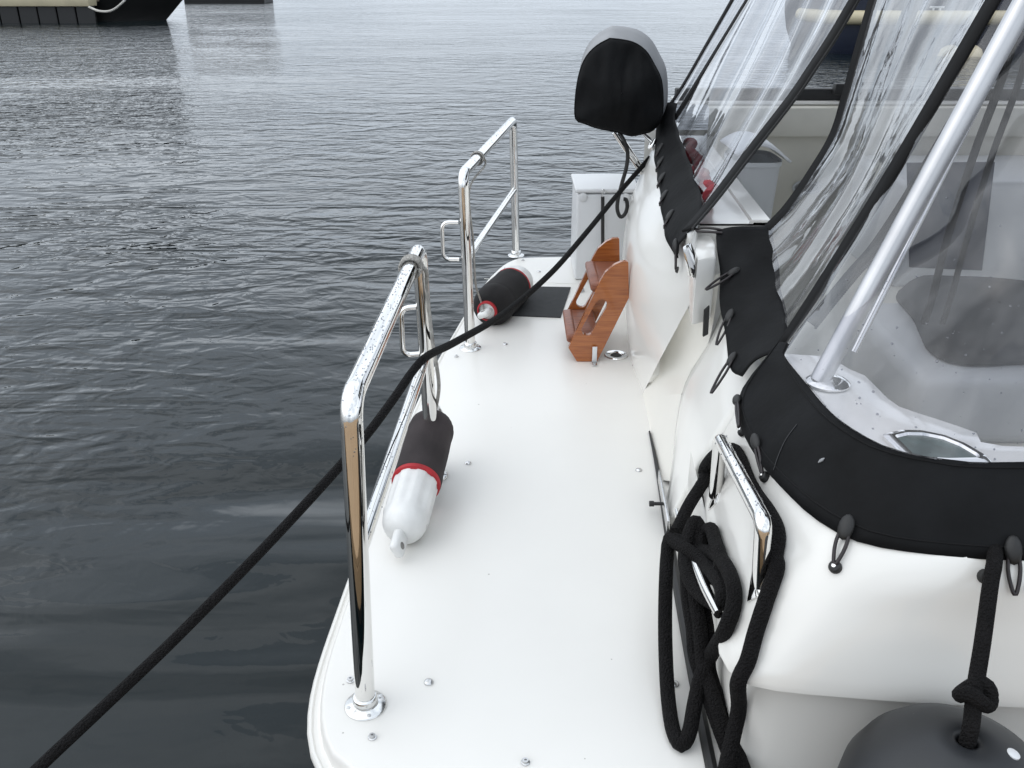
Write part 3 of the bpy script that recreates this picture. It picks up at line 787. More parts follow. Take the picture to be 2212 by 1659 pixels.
# dark bands inside the near panel, standing in for reflections of canvas straps
for pts, w in (([(2180, 120, 2.3), (2105, 330, 2.32), (2045, 520, 2.34), (2015, 640, 2.36), (1995, 700, 2.36)], .020), ([(2215, 130, 2.3), (2140, 345, 2.32), (2085, 530, 2.34), (2055, 640, 2.36), (2035, 700, 2.36)], .016)):
    A, B = ribbon([at(*p) for p in [(pts[0][0] + 60, -160, 2.3)] + pts], w, (0, -1, .2)); o = obj('strap_reflection', grid([A, B]), M['tape'], canopy, 60); solid(o, .004)
zi = [at(*p) for p in [(1752, 700, 1.99), (1800, 640, 2.0), (1850, 580, 2.02), (1890, 535, 2.03), (1960, 430, 2.05), (2080, 230, 2.08), (2200, 20, 2.1)]]
zs_ = strip('zipper_tape', zi, .034)
V, Fc = [], []
A, B = ribbon(zi, .040, AN, 150)
for i in range(150): ball(V, Fc, B[i] if B[i].x > A[i].x else A[i], .0045)
zt = obj('zipper_teeth', (V, Fc), M['rubber'], zs_, 0); zt['kind'] = 'stuff'
obj('canopy_pole', tube([at(1906, 182, F=4.50), at(1940, 90, F=4.46), at(1982, -20, F=4.42), at(2030, -150, F=4.38)], .034, 12), M['tape'], canopy, 60)
# canopy roof over the cockpit
rf = []
for j in range(9):
    y = 1.62 + j / 8 * 2.8
    rf.append([Vector((1.05 + i * .3, y, 1.66 + .10 * math.sin(math.pi * j / 8) + .02 * math.sin(i * 1.1))) for i in range(9)])
ro = obj('canopy_roof', grid(rf), M['canvas'], canopy, 60); solid(ro, .006)

# toggles: oval knob, shock cord loop, hook
def toggle(k, e, n, hook=None, w=.012, kr=.016, cr=.0034):
    """k knob, e loop end, n outward normal"""
    k, e, n = Vector(k), Vector(e), Vector(n).normalized()
    d = (e - k); L_ = d.length; d.normalize(); s = d.cross(n).normalized()
    rot = Matrix((s, d, n)).transposed()
    bm = bmesh.new(); bmesh.ops.create_uvsphere(bm, u_segments=14, v_segments=9, radius=1)
    for v in bm.verts: v.co = k + n * .006 + rot @ Vector((v.co.x * kr * .72, v.co.y * kr * 1.25, v.co.z * kr * .5))
    t = obj('toggle', bm, M['rubber'], canopy, 60)
    P = []
    for i in range(21):
        a = i / 20; q = 2 * a - 1
        along = L_ * (1 - q ** 4); P.append(k + d * along + s * w * q * (1 if abs(q) > .0 else 1) * (1 - .25 * (1 - abs(q))) * (.55 + .45 * math.sin(math.pi * (along / L_ if L_ else 0))) + n * .006)
    obj('cord_loop', tube(crom(P, 40), cr, 8), M['cord'], t, 60)
    if hook is not None:
        h = Vector(hook); hn = n
        obj('hook', lathe(h, hn, [(.0115, 0), (.0115, .006), (.009, .011), (.004, .013), (0, .0135)], 14), M['rubber'], t)
        obj('hook_screw', lathe(h + hn * .012, hn, [(.004, 0), (.004, .0025), (.002, .0035), (0, .0036)], 10), M['steel'], t)
    return t
def face(h): return h[1] * (1 if h[1].dot(CAM - h[0]) > 0 else -1)
def tog_near(kx, ky, ex, ey, hook=None, **kw):
    hk = hit(kx, ky, [cb, qb]); he = hit(ex, ey, [cb, qb])
    n = face(hk); H = None
    if hook: H = hit(*hook, [qb])[0]
    toggle(hk[0] + n * .002, he[0] + face(he) * .006, n, H, **kw)
tog_near(1597, 868, 1605, 930, (1607, 935), w=.004)
tog_near(1638, 958, 1657, 1030, (1655, 1032), w=.005)
tog_near(1830, 1142, 1806, 1222, (1805, 1226), w=.011, kr=.019)
tog_near(2184, 1188, 2185, 1280, (2230, 1270), w=.012, kr=.020)
h = hit(2126, 1245, [qb]); tk2 = obj('hook', lathe(h[0], face(h), [(.0125, 0), (.0125, .006), (.010, .012), (.004, .014), (0, .0145)], 14), M['rubber'], canopy)
obj('hook_screw', lathe(h[0] + face(h) * .012, face(h), [(.004, 0), (.004, .0035), (0, .0045)], 10), M['steel'], tk2)
def tog_flap(kx, ky, ex, ey, Fe, w=.012):
    hk = hit(kx, ky, [fb]); n = face(hk); toggle(hk[0], at(ex, ey, F=Fe), n, None, w=w, kr=.017)
tog_flap(1586, 590, 1526, 629, 2.44); tog_flap(1578, 685, 1550, 748, 2.26); tog_flap(1584, 778, 1540, 852, 2.06, .014)
def tog_far(kx, ky, dx, dy):
    hk = hit(kx, ky, [gb])
    if hk is None: return
    n = face(hk); e = at(kx + dx, ky + dy, F=hk[0].y - .03); toggle(hk[0], e, n, None, w=.006, kr=.022, cr=.004)
    th = hit(kx + dx, ky + dy, [BVH[0]])
    V, Fc = [], []
    ball(V, Fc, (th[0] if th else e), .011); obj('hook', (V, Fc), M['rubber'], canopy, 60)
for kx, ky, dx, dy in ((1428, 322, -9, 18), (1430, 350, -10, 18), (1433, 385, -10, 18), (1438, 424, -10, 17), (1450, 468, -12, 22), (1464, 535, 0, 48)): tog_far(kx, ky, dx, dy)
# loop from the flap's top corner to the end post
lp = [at(*p) for p in [(1562, 498, 2.66), (1545, 494, 2.66), (1520, 492, 2.68), (1500, 497, 2.69), (1510, 500, 2.67), (1535, 501, 2.65), (1560, 503, 2.64)]]
obj('cord_loop', tube(crom(lp, 30), .004, 8), M['cord'], canopy, 60)
# drops on the near panel
V, Fc = [], []
for _ in range(150):
    px = random.uniform(1700, 2210); py = random.uniform(560, 1000) if random.random() < .8 else random.uniform(60, 560)
    h = hit(px, py, [nb])
    if h is None or h[0].z < .62: continue
    n = face(h); rot = n.to_track_quat('Z', 'Y').to_matrix(); k = .0007 + .0024 * random.random() ** 2
    ball(V, Fc, h[0] + n * .0005, k, (random.uniform(.7, 1.6), random.uniform(.7, 1.3), .5), rot)
o = obj('water_drops', (V, Fc), M['drop'], canopy, 60); o['kind'] = 'stuff'

# ------------------------------------------------------------------ things on and around the boat
# white storage box on the far end of the platform
F0 = 4.262
sb = thing('storage_box', 'white plastic box at the far end of the swim platform', 'box', (.46, 4.43, 0))
xl = at(1241, 600, F=F0).x; xr = .60; zt_ = at(1300, 414, F=F0).z; dp_ = .345
obj('body', boxm(((xl + xr) / 2, F0 + dp_ / 2, zt_ / 2 - .006), (xr - xl, dp_, zt_ - .012), .012, 4), M['box'], sb)
obj('lid', boxm(((xl + xr) / 2 - .003, F0 + dp_ / 2 - .003, zt_ + .004), (xr - xl + .012, dp_ + .008, .020), .008, 3), M['box'], sb)
for px, py in ((1259, 426), (1351, 427)):
    obj('cap', lathe(at(px, py, F=F0 + .002), (0, -1, 0), [(.022, 0), (.022, .005), (.018, .008), (0, .009)], 20), M['box'], sb)
gh = tag(obj('gaff_rod', tube(crom([at(1302, 600, F=4.225), at(1302, 520, F=4.225), at(1302, 440, F=4.225), at(1302, 425, F=4.225)], 20), .0085, 10), M['rubber']), 'thin black rod with a wire hook leaning on the white box', 'rod')
obj('wire_hook', tube(crom([at(1302, 428, F=4.225), at(1300, 418, F=4.225), at(1302, 409, F=4.225), at(1306, 412, F=4.225), at(1305, 418, F=4.225)], 24), .003, 6), M['steel_dull'], gh)

# wooden boarding steps
FS, FS2 = 3.25, 3.585
steps = thing('boarding_steps', 'varnished teak steps leaning on the transom', 'steps', (.33, 3.42, 0))
def r4(x, y): return (881 + x / 3, 474.4 + y / 3)
out_px = [r4(*p) for p in [(1040, 832), (1095, 922), (1226, 922), (1433, 508), (1431, 400), (1429, 272), (1385, 276), (1340, 295), (1280, 345), (1245, 405)]]
o3 = [at(*p, F=FS) for p in out_px]
def stringer(F):
    dz = Vector((0, F - FS, 0)); zmin = min(p.z for p in o3)
    bm = bmesh.new()
    O = [p + dz - Vector((0, 0, zmin - .001)) for p in o3]
    ce0 = at(*r4(1163, 715), F=FS) + dz; ce1 = at(*r4(1253, 553), F=FS) + dz
    ax = (ce1 - ce0); L_ = ax.length; ax.normalize(); sd_ = Vector((ax.z, 0, -ax.x)); rr = .0225
    H = []
    for i in range(9): a_ = math.pi * i / 8; H.append(ce1 + (sd_ * math.cos(a_) + ax * math.sin(a_)) * rr)
    for i in range(9): a_ = math.pi + math.pi * i / 8; H.append(ce0 + (sd_ * math.cos(a_) + ax * math.sin(a_)) * rr)
    Od = fillet([O[-1]] + O + [O[0]], .006, 3)[1:-1]
    dd = Vector((0, .020, 0))
    vo = [bm.verts.new(p) for p in Od]; vh = [bm.verts.new(p) for p in H[:-1]]
    es = []
    for vv in (vo, vh):
        for k in range(len(vv)):
            try: es.append(bm.edges.new((vv[k], vv[(k + 1) % len(vv)])))
            except ValueError: pass
    bmesh.ops.triangle_fill(bm, edges=es, use_beauty=True)
    r_ = bmesh.ops.extrude_face_region(bm, geom=bm.faces[:])
    bmesh.ops.translate(bm, verts=[e_ for e_ in r_['geom'] if isinstance(e_, bmesh.types.BMVert)], vec=dd)
    return obj('stringer', bm, M['teak'], steps, 30)
stringer(FS); stringer(FS2 - .02)
for p, w in (((1224, 738), .125), ((1276, 628), .135)):
    q = at(*p, F=FS + .02)
    obj('tread', boxm((q.x + w / 2, (FS + FS2) / 2 + .0, q.z + .012), (w, FS2 - FS - .042, .030), .008, 3), M['tread'], steps)
    # the nose of the tread shows in front of the stringers
    obj('tread_nose', boxm((q.x + .020, (FS + FS2) / 2, q.z + .012), (.040, FS2 - FS - .044, .034), .010, 3, Matrix.Rotation(R(-12), 3, 'Y')), M['tread'], steps)

# fenders
def fender(p0, p1, r, sleeve0, sleeve1, ms, label, red0, red1, eye_a):
    """p0 lower eye end, p1 upper eye end; sleeve between the two fractions"""
    d = (p1 - p0); L_ = d.length; d.normalize()
    t = thing('fender', label, 'fender', tuple(p0.lerp(p1, .5)), 'cylindrical fenders on the swim platform')
    e = r * 1.45
    def prof_r(h):
        if h < e: return r * math.sqrt(max(1 - ((e - h) / e) ** 2.2, 0)) * .98 + .014 * (1 - h / e)
        if h > L_ - e: q = L_ - h; return r * math.sqrt(max(1 - ((e - q) / e) ** 2.2, 0)) * .98 + .014 * (1 - q / e)
        return r
    hs = [L_ * (.5 - .5 * math.cos(math.pi * i / 40)) for i in range(41)]
    def wob(a_, h):
        if e * .75 < h < L_ - e * .75:
            c = abs(math.sin(a_ * 4)); return 1 + .05 * min(1, max(0, (c - .6)) / .12)
        return 1
    obj('body', lathe(p0, d, [(prof_r(h), h) for h in hs], 64, wob), M['fender'], t, 50)
    s0, s1 = sleeve0 * L_, sleeve1 * L_
    ss = [s0 + (s1 - s0) * i / 40 for i in range(41)]
    def ws(a_, h):
        return 1 + .035 * noise.noise((math.cos(a_) * 2.2, math.sin(a_) * 2.2, h * 11)) + .012 * noise.noise((math.cos(a_) * 8, math.sin(a_) * 8, h * 10)) + .02 * max(0, (h - s1 + .05) / .05) * abs(math.sin(a_ * 14))
    obj('sleeve', lathe(p0, d, [(prof_r(ss[0]) + .001, ss[0])] + [(prof_r(h) + .008, h) for h in ss[1:-1]] + [(prof_r(ss[-1]) + .001, ss[-1])], 56, ws, False), ms, t, 50)
    for h, w in ((s0, red0), (s1, red1)):
        rr = prof_r(h); obj('red_trim', lathe(p0, d, [(rr + .0005, h - w), (prof_r(h) + .0085, h - w * .6), (prof_r(h) + .0085, h + w * .6), (rr + .0005, h + w)], 48, None, False), M['red'], t, 50)
    u, w, _ = axes(d); u = (u * math.cos(eye_a) + w * math.sin(eye_a)).normalized()
    for c, sgn in ((p0, -1), (p1, 1)):
        n2 = d.cross(u).normalized(); rt = Matrix((u, n2, d)).transposed()
        k = c + d * sgn * .018
        ey = obj('eye', boxm(k + d * sgn * .006, (.050, .026, .074), .011, 3, rt), M['fender'], t, 60)
        obj('dark_eye_plug', lathe(k + d * sgn * .020 - n2 * .0138, n2, [(.010, 0), (.010, .0276)], 12), M['eyehole'], ey, 60)  # solid dark plug in place of the shaded hole through the eye
    return t
p0 = at(866, 1158, z=.05); p1 = at(938, 908, z=.145)
f1 = fender(p0, p1, .060, .42, .992, M['fsleeve'], 'white fender with faded brown sleeve lying by the nearer rail', .010, .005, 1.2)
q0_ = at(1052, 672, z=.075); q1_ = at(1126, 600, z=.080)
f2 = fender(q1_, q0_, .081, .30, .991, M['fsleeve2'], 'white fender with black sleeve and red rims by the farther rail', .008, .011, .4)
print('FENDER', (p1 - p0).length, (q1_ - q0_).length)

# grey cords that tie the fenders to the rails
def wrap(c, d, r, n, pitch, cr):
    u, w, d = axes(d); return [c + d * pitch * (i / 14) + (u * math.cos(2 * math.pi * i / 14) + w * math.sin(2 * math.pi * i / 14)) * (r + cr) for i in range(14 * n + 1)]
td = (t2 - t1).normalized()
cpos = t1 + td * ((t2 - t1).length * .80)
u_, w_, _ = axes(td)
wp = wrap(cpos, td, .0205, 3, .012, .0045)
down = [wp[-1] + Vector((.012, 0, -.02)), at(922, 625, F=t2.y - .05), at(934, 735, F=t2.y - .06), at(948, 830, F=t2.y - .07), p1 + Vector((.004, .0, .028)), p1 + (p1 - p0).normalized() * .03 + Vector((.002, 0, 0)), p1 + Vector((-.008, 0, -.004))]
tag(obj('grey_cord', tube(crom(wp + down, 160), .0052, 10), M['white_rope']), 'grey cord wrapped round the nearer rail holding the brown fender', 'cord')
td2 = (d2 - d1).normalized(); cpos2 = d1 + td2 * ((d2 - d1).length * .22)
wp = wrap(cpos2, td2, .0205, 2, .011, .0042)
down = [wp[-1] + Vector((.004, 0, -.03)), at(1014, 410, F=c1.y + .02), at(1022, 520, F=c1.y + .02), at(1027, 610, F=c1.y + .03), q0_ + Vector((-.03, 0, .06)), q0_ + Vector((-.012, -.01, .01))]
tag(obj('grey_cord', tube(crom(wp + down, 140), .0042, 10), M['white_rope']), 'grey cord tied to the farther rail holding the black fender', 'cord')

# ball fender on its rope
bf = thing('hanging_fender', 'large dark grey fender hanging against the hull side', 'fender', (.702, 1.045, .10))
bx, by, bz = .702, 1.045, .318
pr = [(.010, -.05), (.014, -.012), (.017, -.004), (.024, 0), (.05, -.005), (.085, -.019), (.12, -.043), (.148, -.078), (.168, -.122), (.176, -.18), (.176, -.38), (.15, -.47), (.08, -.52), (.0, -.53)]
obj('body', lathe((bx, by, bz), (0, 0, 1), pr, 56), M['buoy'], bf, 60)
obj('valve', lathe((bx + .062, by - .02, bz - .012), (.25, -.1, 1), [(.010, 0), (.010, .003), (.006, .005), (0, .005)], 14), M['box'], bf)
rp = [at(2152, 1150, F=1.33), at(2148, 1215, F=1.235), at(2140, 1260, F=1.205), at(2122, 1390, F=1.135), at(2106, 1490, F=1.085), Vector((bx, by, bz + .02)), Vector((bx, by, bz - .04))]
fr_ = obj('black_rope', tube(crom(rp, 60), .0125, 12), M['rope'])
tag(fr_, 'black rope holding the large dark grey fender', 'rope')
kn = at(2108, 1500, F=1.08); pts = [kn + Vector((.022 * math.cos(q), .016 * math.sin(q), .010 * math.sin(2 * q))) for q in [2 * math.pi * i / 24 for i in range(24)]]
obj('knot', tube(pts, .0125, 10, closed=True), M['rope'], fr_, 60)

# long mooring line
ml = [(-60, 1800, 1.00), (80, 1662, 1.10), (215, 1535, 1.20), (380, 1378, 1.34), (560, 1195, 1.52), (700, 1045, 1.70), (790, 942, 1.84), (850, 862, 1.97), (893, 800, 2.09), (925, 768, 2.17), (985, 738, 2.40), (1090, 676, 2.80), (1190, 590, 3.20), (1262, 508, 3.55), (1330, 425, 3.90), (1385, 362, 4.12), (1404, 340, 4.16)]
pf = t2.y
ml = [(x, y, F) for x, y, F in ml]
tag(obj('mooring_line', tube(crom([at(*p) for p in ml], 200), .0108, 12), M['rope']), 'long black mooring line crossing the water and the platform', 'rope')

# coiled black line on the cleat
def r8(x, y): return (1355.4 + x * .3873, 1016.5 + y * .3873)
def rp8(lst):
    out = []
    for x, y, z in lst:
        p = at(*r8(x, y), z=z); h = hit(*r8(x, y), [qb]); lim = .018 + max(0, z - .225) * 1.3
        if h is not None and (p - CAM).length > h[3] - lim: p = CAM + (p - CAM).normalized() * (h[3] - lim)
        out.append(p)
    return out
V, Fc = [], []
coil = thing('coiled_dock_line', 'thick black dock line coiled on the cleat beside the grab handle', 'rope', tuple(at(1480, 1300, z=.15)))
def strand(pts, r=.0152, name='rope_strand'):
    return obj(name, tube(crom(pts, 150), r, 12), M['rope'], coil, 60)
# hanging bight on the left
strand(rp8([(470, 470, .25), (400, 440, .24), (330, 410, .24), (240, 385, .23), (222, 470, .21), (214, 620, .18), (210, 830, .12), (214, 1050, .07), (228, 1280, .03), (255, 1450, .016), (300, 1530, .016), (345, 1460, .03), (375, 1300, .07), (410, 1150, .11), (470, 1020, .15), (540, 900, .20), (590, 760, .24), (590, 640, .25), (540, 520, .26), (470, 455, .26), (400, 470, .25), (380, 520, .24)]))
# figure of eight turns
strand(rp8([(230, 380, .23), (330, 440, .255), (430, 520, .265), (510, 620, .265), (535, 720, .255), (490, 740, .245), (420, 700, .245), (350, 620, .24), (320, 500, .24), (335, 380, .255), (370, 290, .265), (395, 300, .262), (380, 370, .25), (340, 470, .235)]))
strand(rp8([(440, 330, .255), (470, 330, .26), (490, 400, .262), (520, 500, .26), (500, 600, .245), (430, 560, .24), (400, 470, .24), (410, 380, .25), (440, 330, .256)]))
# hanks hanging below the cleat
for k, (dx, dz) in enumerate(((0, 0), (40, .012), (78, .0), (20, -.015))):
    strand(rp8([(330 + dx, 560, .235 + dz), (340 + dx, 720, .20 + dz), (365 + dx, 880, .165 + dz), (375 + dx, 1010, .13 + dz), (400 + dx * .7, 1110, .105 + dz), (450 + dx * .6, 1250, .08 + dz), (500 + dx * .6, 1400, .05 + dz), (560 + dx * .6, 1560, .02), (620 + dx * .6, 1720, .01)]))
# from the cleat up through the handle and down the side
up = [at(*r8(270, 345), z=.235), at(*r8(345, 190), z=.255), at(*r8(430, 50), z=.28)]
def b2(x, y): return (1355.4 + x * .2145, 881 + y * .2145)
hd = []
for p in [(830, 640), (930, 500), (1060, 440), (1140, 440), (1200, 540), (1270, 730), (1350, 880), (1460, 1050), (1540, 1200), (1570, 1340), (1540, 1530)]:
    h = hit(*b2(*p), [qb]); hd.append(h[0] + face(h) * .014)
dn = []
for p in [(862, 560), (800, 740), (740, 920), (690, 1060), (650, 1160)]:
    h = hit(*r8(*p), [qb])
    dn.append(h[0] + face(h) * .016 if h else at(*r8(*p), z=.25))
tail = [at(*r8(*p), z=z) for p, z in [((620, 1330), .13), ((580, 1520), .07), ((545, 1680), .03)]]
strand(up + hd + dn + tail, .0150)

# covered grill on its bracket at the far corner
FG = 4.08
gr = thing('covered_grill', 'rounded appliance under a black and grey cover on steel brackets', 'grill cover', tuple(at(1345, 285, F=FG + .1)))
def r2(x, y): return (881 + x / 3, y / 3)
fpx = [(1310, 252), (1400, 262), (1480, 285), (1550, 340), (1600, 425), (1642, 515), (1655, 640), (1645, 765), (1590, 845), (1520, 868), (1450, 882), (1380, 862), (1320, 850), (1260, 838), (1200, 822), (1145, 800), (1090, 772), (1088, 640), (1112, 485), (1155, 375), (1225, 300)]
fo_ = [at(*r2(*p), F=FG) for p in fpx]
fo_ = crom(fo_ + [fo_[0]], 64)[:-1]; gc = sum(fo_, Vector()) / len(fo_)
def ringg(s, dy, wav=0): return [gc + (p - gc) * s + Vector((0, dy + wav * noise.noise(p * 14), 0)) for p in fo_]
def ringg2(s_, dy, wav): return [q_ + Vector((0, dy + wav * (noise.noise(q_ * 7) + .5 * noise.noise(Vector((q_.x * 26, q_.y, q_.z * 7)))), 0)) for q_ in [gc + (p - gc) * s_ for p in fo_]]
rows = [ringg2(max(.01, k / 14), -.012 - .045 * (1 - (k / 14) ** 2), .034) for k in range(14)] + [ringg2(.985, -.004, .014), ringg(1.0, .012)]
rows += [[p + Vector((0, 0, .01 * noise.noise(p * 30) if p.z < gc.z - .1 else 0)) for p in ringg(1.0, .03)]]
rows = [[p + Vector((0, 0, .012 * noise.noise(Vector((p.x * 32, 3, 1))) * min(1, max(0, (gc.z - .08 - p.z) * 12)))) for p in r] for r in rows]
obj('cover_face', grid(rows, True), M['canvas'], gr, 60)
shift = Vector((.030, 0, .030))
rows = [ringg(.985, .014)] + [[p + shift * min(1, k / 3) + Vector((0, .004 * noise.noise(p * 9), .0)) for p in ringg(1.012 + .018 * min(k, 3) - .012 * max(0, k - 3) ** 2, .02 + .045 * k)] for k in range(7)]
rows.append([p + shift for p in ringg(.4, .325)]); rows.append([p + shift for p in ringg(.02, .33)])
obj('cover_back', grid(rows, True), M['greycloth'], gr, 60)
obj('seam', tube([p + Vector((0, -.001, 0)) for p in ringg(1.004, .012)], .0035, 6, closed=True), M['tape'], gr)
lg = at(1540 / 3 + 881, 1130 / 3, F=4.2)
for a_, b_ in (((1335, 860, 4.14), (1522, 1135, 4.16)), ((1365, 860, 4.2), (1540, 1125, 4.19)), ((1520, 860, 4.2), (1625, 960, 4.16))):
    obj('bracket_leg', tube([at(*r2(a_[0], a_[1]), F=a_[2]), at(*r2(b_[0], b_[1]), F=b_[2])], .0095, 12), M['steel'], gr, 60)
hose = [(1370, 860, 4.12), (1405, 920, 4.1), (1425, 1000, 4.1), (1415, 1090, 4.1), (1390, 1180, 4.1), (1362, 1290, 4.1), (1358, 1360, 4.1), (1378, 1405, 4.1), (1408, 1385, 4.1), (1422, 1335, 4.1), (1415, 1295, 4.1), (1398, 1290, 4.1)]
tag(obj('gas_hose', tube(crom([at(*r2(a_, b_), F=c_) for a_, b_, c_ in hose], 80), .009, 10), M['rubber']), 'thin black hose curling down from the covered appliance', 'hose')
# stern cleat where the mooring line ends
sc0 = at(*r2(1575, 965), F=4.14)
obj('stern_cleat', lathe(sc0, (.3, -.2, .9), [(.016, 0), (.016, .02), (.010, .03), (.006, .05), (0, .055)], 14), M['steel'], boat)

# waste bin in the cockpit
wb = thing('waste_bin', 'white waste bin with a domed lid inside the cockpit', 'bin', tuple(at(1640, 470, F=3.55)))
bt = [at(1590, 352, F=3.52), at(1700, 352, F=3.52)]; bw = bt[1].x - bt[0].x; bxc = (bt[0].x + bt[1].x) / 2; bzt = bt[0].z
def rr_(w, dpt, z, n=32, k=4):
    out = []
    for i in range(n):
        a_ = 2 * math.pi * i / n; ca, sa = math.cos(a_), math.sin(a_)
        s_ = (abs(ca) ** k + abs(sa) ** k) ** (-1 / k); out.append(Vector((bxc + ca * s_ * w / 2, 3.66 + sa * s_ * dpt / 2, z)))
    return out
vs, fs = grid([rr_(bw * .72, .20, .145), rr_(bw * .94, .27, bzt - .02), rr_(bw * 1.0, .28, bzt - .018), rr_(bw * 1.0, .28, bzt)], True)
obj('body', (vs, fs), M['bin'], wb, 40)
rows = []
for j in range(9):
    t = j / 8; rows.append([Vector((bxc + .004 + (-.5 + i / 12) * bw * 1.08, 3.51 + t * .30, bzt + .004 + .075 * math.cos((i / 12 - .42) * math.pi * .86) * (1 - .15 * (2 * t - 1) ** 2))) for i in range(13)])
ld = obj('lid', grid(rows), M['box'], wb, 60); solid(ld, .010)
# red folded cloth behind the far panel
rc = []
for i in range(18):
    t = i / 17; p = at(1480 + 48 * t, 308 + 112 * t, F=3.92 - 1.0 * t) + Vector((.02, .03, -.01)); rc.append(p + Vector((.012 * math.sin(i * 2.1), .02 * math.cos(i * 1.7), .012 * math.sin(i * 1.3))))
tag(obj('red_cloth', tube(crom(rc, 60), .028, 10, rfun=lambda t: .75 + .12 * math.sin(t * 40)), M['wine']), 'crumpled red cloth behind the folded clear panel', 'cloth')
# seat cushion
cu_px = [(1935, 640), (1975, 612), (2050, 612), (2130, 615), (2230, 625), (2330, 640), (2330, 770), (2212, 778), (2110, 782), (2050, 775), (2005, 750), (1985, 712), (1970, 680)]
cu = [at(*p, z=.39) for p in cu_px]; cu = crom(cu + [cu[0]], 60)[:-1]; cuc = sum(cu, Vector()) / len(cu)
rows = []
for s_, z_ in ((.02, -.03), (.9, -.03), (.985, -.015), (1, .0), (.985, .02), (.93, .035), (.7, .045), (.35, .05), (.02, .05)): rows.append([cuc + (p - cuc) * s_ + Vector((0, 0, z_)) for p in cu])
tag(obj('seat_cushion', grid(rows, True), M['grey'], smooth=60), 'charcoal rounded seat cushion seen through the near clear panel', 'cushion')

# ------------------------------------------------------------------ background
# timber dock with a cream top beam, black boat moored at it
YD = 40.0
def wz(px, py): return at(px, py, z=WZ)
dk = thing('far_dock', 'dark timber dock with a cream capping beam across the water', 'dock', (-30, 41, WZ))
Y0 = wz(100, 50).y
zc0 = at(150, 13, F=Y0).z; xr_ = at(190, 20, F=Y0).x
for k in range(26):
    x = xr_ - .12 - k * .62
    obj('pile_board', boxm((x, Y0 + .1, (WZ + zc0) / 2 - .2), (.58, .12 + .03 * random.random(), zc0 - WZ + .4), .02, 1), M['black_hull'], dk)
obj('capping_beam', boxm((xr_ - 8.0, Y0 + .2, zc0 + .16), (16.2, .7, .34), .03, 2), M['creampaint'], dk)
obj('dock_deck', boxm((xr_ - 8.0, Y0 + 2.6, zc0 + .2), (16.0, 4.4, .2), .02, 1), M['timber'], dk)
def hull_boat(name, label, x0, x1, y, h, beam, m, rake=1.0, bow_right=True):
    t = thing(name, label, 'boat', ((x0 + x1) / 2, y + beam / 2, WZ))
    rows = []
    for j, zf in enumerate((-.3, 0, .35, .7, 1.0)):
        row = []; ln = []
        for i in range(25):
            s = i / 24; wdt = beam / 2 * (1 - max(0, (s - .55) / .45) ** 2.2) * (.75 + .25 * max(zf, 0))
            xx = x0 + (x1 - x0) * s + (max(0, s - .6) / .4) * rake * max(zf, 0)
            ln.append((xx, wdt))
        row = [Vector((a_, y + beam / 2 - w_, WZ + zf * h)) for a_, w_ in ln] + [Vector((a_, y + beam / 2 + w_, WZ + zf * h)) for a_, w_ in reversed(ln)]
        rows.append(row)
    vs, fs = grid(rows, True); n = len(rows[0]); fs.append(tuple(range(4 * n, 5 * n)))
    obj('hull', (vs, fs), m, t, 50); return t, rows
pA = wz(372, 44)
bb, brow = hull_boat('moored_boat', 'black hulled boat moored beside the far dock', pA.x - 11, pA.x - .3, pA.y - 1.2, 1.25, 3.0, M['black_hull'], 1.3)
obj('cabin', boxm((pA.x - 7, pA.y + .3, WZ + 2.3), (5, 1.8, 1.4), .15, 3), M['creampaint'], bb) if False else None
rope_pts = [at(192, 15, F=Y0 - .1), at(215, 24, F=Y0 - .9), at(240, 23, F=Y0 - 1.2), at(262, 8, F=Y0 - 1.3), at(275, -8, F=Y0 - 1.2)]
tag(obj('dock_rope', tube(crom(rope_pts, 40), .035, 8), M['white_rope']), 'white rope hanging between the far dock and the black boat', 'rope')
fa, fbp = wz(398, 7), wz(585, 5)  # distant dark boat, built as a low float so its reflection stays short
lf = thing('low_boat_standin', 'low dark stand-in for a boat far off at the top edge right of the black boat', 'dock', ((fa.x + fbp.x) / 2, fa.y + 1.2, WZ))
obj('side_board', boxm(((fa.x + fbp.x) / 2, fa.y + .05, WZ + .12), (fbp.x - fa.x, .10, .30), .02, 1), M['black_hull'], lf)
obj('deck', boxm(((fa.x + fbp.x) / 2, fa.y + 1.3, WZ + .30), (fbp.x - fa.x, 2.5, .06), .01, 1), M['timber'], lf)
obj('float', boxm(((fa.x + fbp.x) / 2, fa.y + 1.3, WZ + .06), (fbp.x - fa.x - .3, 2.2, .36), .04, 1), M['rubber'], lf)
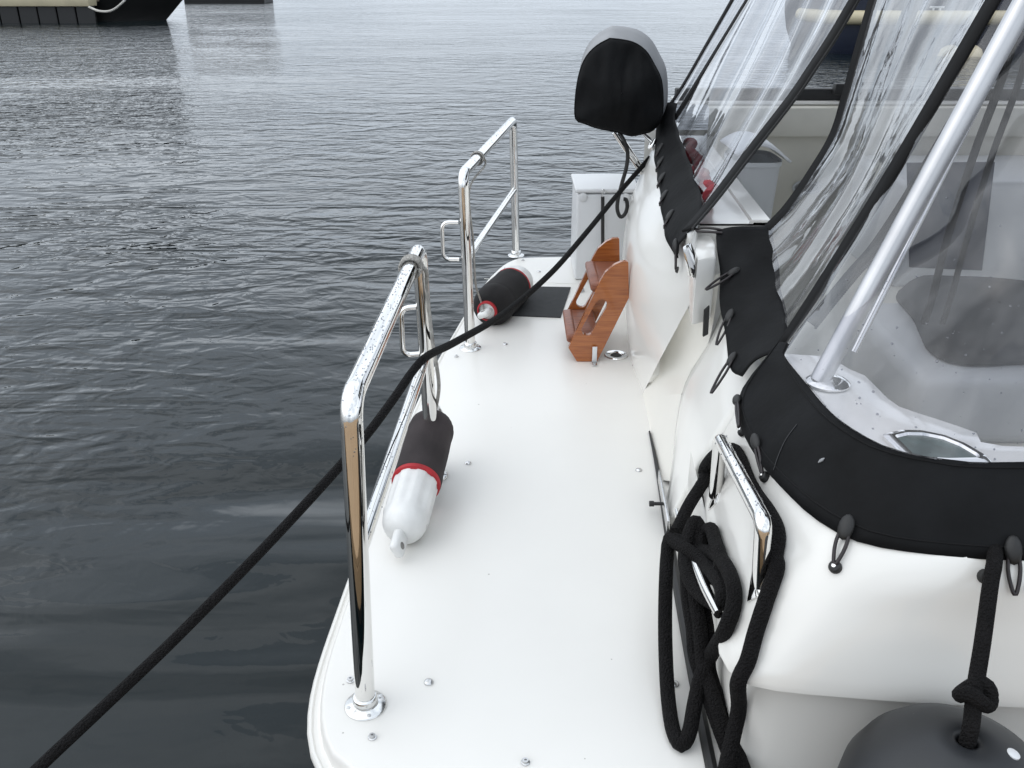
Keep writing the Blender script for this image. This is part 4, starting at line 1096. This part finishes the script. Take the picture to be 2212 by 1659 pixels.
# navy boat beyond the cockpit
pn = wz(1900, 118)
nv = thing('navy_boat', 'navy blue boat with a cream rub rail beyond the cockpit', 'boat', (pn.x + 4, pn.y + 1.5, WZ))
yn = pn.y
zr = at(1900, 38, F=yn).z; xs = at(1782, 60, F=yn).x
rows = []
for zf, ins in ((-.35, .25), (0, .12), (.5, .04), (1.0, 0), (1.7, -.02)):
    z_ = WZ + (zr - WZ) * zf
    rows.append([Vector((xs - .1 + ins * 2, yn + 2.8, z_)), Vector((xs - .1 + ins * 2, yn + 1.2, z_)), Vector((xs + .0 + ins, yn + .35, z_)), Vector((xs + .5, yn + ins, z_)), Vector((xs + 5, yn + ins, z_)), Vector((xs + 12, yn + ins, z_))])
obj('hull', grid(rows), M['navy'], nv, 40)
rr2 = [Vector((xs - .08, yn + 1.5, zr)), Vector((xs, yn + .35, zr)), Vector((xs + .5, yn - .04, zr)), Vector((xs + 5, yn - .06, zr)), Vector((xs + 12, yn - .06, zr))]
obj('rub_rail', tube(fillet(rr2, .3, 6), .14, 12), M['creampaint'], nv, 60)
obj('deck', boxm((xs + 6, yn + 1.6, WZ + (zr - WZ) * 1.7), (12, 2.8, .08), .01), M['creampaint'], nv)
p = at(2027, 18, F=yn - .1)
obj('deck_cleat', boxm((p.x, yn - .02, zr + .20), (.30, .05, .04), .01), M['box'], nv)
for s_ in (-.07, .07): obj('cleat_foot', boxm((p.x + s_, yn - .02, zr + .15), (.04, .05, .1), .005), M['box'], nv)
for px in (2052, 2098):
    p = at(px, 124, F=yn - .3)
    o = tag(obj('round_fender', lathe((p.x, yn - .26, p.z - .2), (0, 0, 1), [(.0, 0), (.14, .03), (.23, .12), (.24, .24), (.19, .36), (.10, .42), (.04, .44), (0, .45)], 24), M['creampaint']), 'beige round fender on the navy boat, ' + ('left of the two' if px == 2052 else 'right of the two'), 'fender', 'round fenders on the navy boat')

# wooden finger dock the photographer stands on (behind the lower edge of the picture, mirrored in the steel)
fd = thing('finger_dock', 'brown plank dock beside the boat below the camera', 'dock', (.2, -.6, WZ))
for k in range(36):
    obj('plank', boxm((-2.6 + k * .150, -.64, -.065 + .002 * random.random()), (.142, 2.82, .034), .004, 1), M['plank'], fd)
obj('edge_beam', boxm((0.02, .74, -.16), (5.4, .06, .15), .006, 1), M['plank'], fd)
obj('float', boxm((0.02, -.6, -.30), (5.2, 2.7, .28), .02, 1), M['rubber'], fd)
